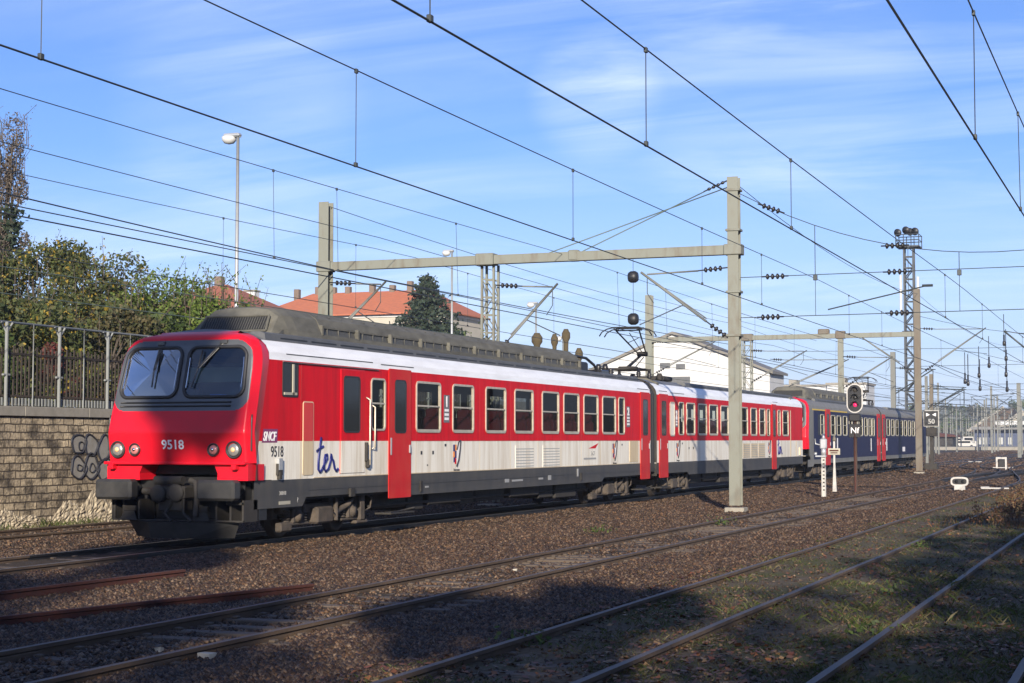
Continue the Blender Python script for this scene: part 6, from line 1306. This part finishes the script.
def blades(name, n, xr, yr, h, m, clump, wd=.006, lean=.5, keep=None):
    x, y = scatter(n, xr, yr, 1.5); cx, cy = np.floor(x / clump), np.floor(y / clump)
    hsh = np.sin(cx * 12.9898 + cy * 78.233) * 43758.5453; hsh = hsh - np.floor(hsh); k = hsh < (keep or .45); x, y, hsh = x[k], y[k], hsh[k]
    x = x + NR.normal(0, clump * .3, len(x)); y = y + NR.normal(0, clump * .3, len(x)); n = len(x); z = np.array([ground_z(a, b_) for a, b_ in zip(x, y)])
    a = NR.uniform(0, 6.283, n); hh = NR.uniform(.35, 1.2, n) * h * (.5 + hsh / (keep or .45)); lx, ly = NR.normal(0, lean, n) * hh, NR.normal(0, lean, n) * hh; wx, wy = np.cos(a) * wd, np.sin(a) * wd
    V = np.stack([np.stack([x - wx, y - wy, z], 1), np.stack([x + wx, y + wy, z], 1), np.stack([x + lx * .4 + wx * .6, y + ly * .4 + wy * .6, z + hh * .6], 1), np.stack([x + lx, y + ly, z + hh], 1)], 1)
    tag(np_mesh(name, V.reshape(-1, 3), (np.arange(n)[:, None] * 4 + np.arange(4)[None]), m, 4), kind='stuff')
blades('grass', 110000, (-6.7, 1.5), (10, 62), .045, M['grass_blade'], .5, .0035, .8, keep=.5)
blades('grass', 22000, (-3.6, 1.5), (9, 45), .085, M['grass_blade'], .8, .004, .8, keep=.35)
blades('grass', 5000, (-24.5, -24.1), (26, 60), .16, M['grass_blade'], .4, keep=.5)
blades('dry_weeds', 7000, (-4.8, -1.2), (40, 70), .12, M['dry_weed'], .9, .012, .35, keep=.5)
x, y = scatter(15000, (-6.9, 1.5), (9, 55), 1.7); kk = (np.sin(x * 1.9 + y * .6) + np.sin(y * 1.1 - x) + NR.normal(0, .6, len(x))) > .2; x, y = x[kk], y[kk]; n = len(x); z = np.array([ground_z(a, b_) for a, b_ in zip(x, y)]) + NR.uniform(.008, .045, n); a = NR.uniform(0, 6.283, n); s = NR.uniform(.018, .045, n)
V = np.stack([np.stack([x + s * np.cos(a + q), y + s * np.sin(a + q), z + NR.normal(0, .010, n)], 1) for q in (0, 1.3, 3.14, 4.6)], 1)
tag(np_mesh('fallen_leaves', V.reshape(-1, 3), np.arange(n)[:, None] * 4 + np.arange(4)[None], M['litter'], 4), kind='stuff')
for i in range(40):                                                  # taller weeds with brown heads
    rng = random.Random(900 + i); xx, yy = rng.uniform(-4.4, -2.6), rng.uniform(40, 62); t = thing('dry_weed_plant', 'tall rust-brown dry weed at the right end of the sidings', 'plant', 'dry weeds at the end of the sidings', (xx, yy, -.1)); b = MB(); c = MB()
    for k in range(7):
        e = Vector((rng.gauss(0, .16), rng.gauss(0, .16), rng.uniform(.2, .55))); b.path([(0, 0, 0), e * .5 + Vector((0, 0, .05)), e], .007, 4, .003)
        for _ in range(16): leaf(c, e * rng.uniform(.55, 1.05) + Vector((rng.gauss(0, .05), rng.gauss(0, .05), rng.gauss(0, .04))), .035, rng)
    b.build('stem', M['bark'], t); c.build('foliage', M['dry_weed'], t)
for i, (px, py) in enumerate(((598, 532), (719, 525), (526, 645), (891, 596), (918, 549), (870, 636))):
    p = at(px, py, Z=-.1); rng = random.Random(40 + i); t = thing('weed_plant', ['small green weed between the rails at centre', 'green weed between the rails right of centre', 'green weed against the buried rail at lower centre', 'dark green weed clump in front of the nearest rail', 'green weed clump where the two sidings meet', 'low weed clump in the grass at lower right'][i], 'plant', loc=(p.x, p.y, -.1)); c = MB()
    for _ in range(70): leaf(c, Vector((rng.gauss(0, .16), rng.gauss(0, .16), abs(rng.gauss(.05, .07)))), .035, rng)
    c.build('foliage', M['leaf_green'], t)

# ================================================================== AIR
HAZE = 0.0004
hz_m = bpy.data.materials.new('haze'); hz_m.use_nodes = True; hn = hz_m.node_tree; hn.nodes.remove(hn.nodes['Principled BSDF'])
pv = hn.nodes.new('ShaderNodeVolumePrincipled'); pv.inputs['Color'].default_value = (0.80, 0.87, 0.98, 1); pv.inputs['Density'].default_value = HAZE; pv.inputs['Anisotropy'].default_value = 0.2
hn.links.new(pv.outputs[0], hn.nodes['Material Output'].inputs['Volume'])
tag(MB().box(-720, 320, -95, 1215, -3.2, 27).build('haze', hz_m), kind='stuff')
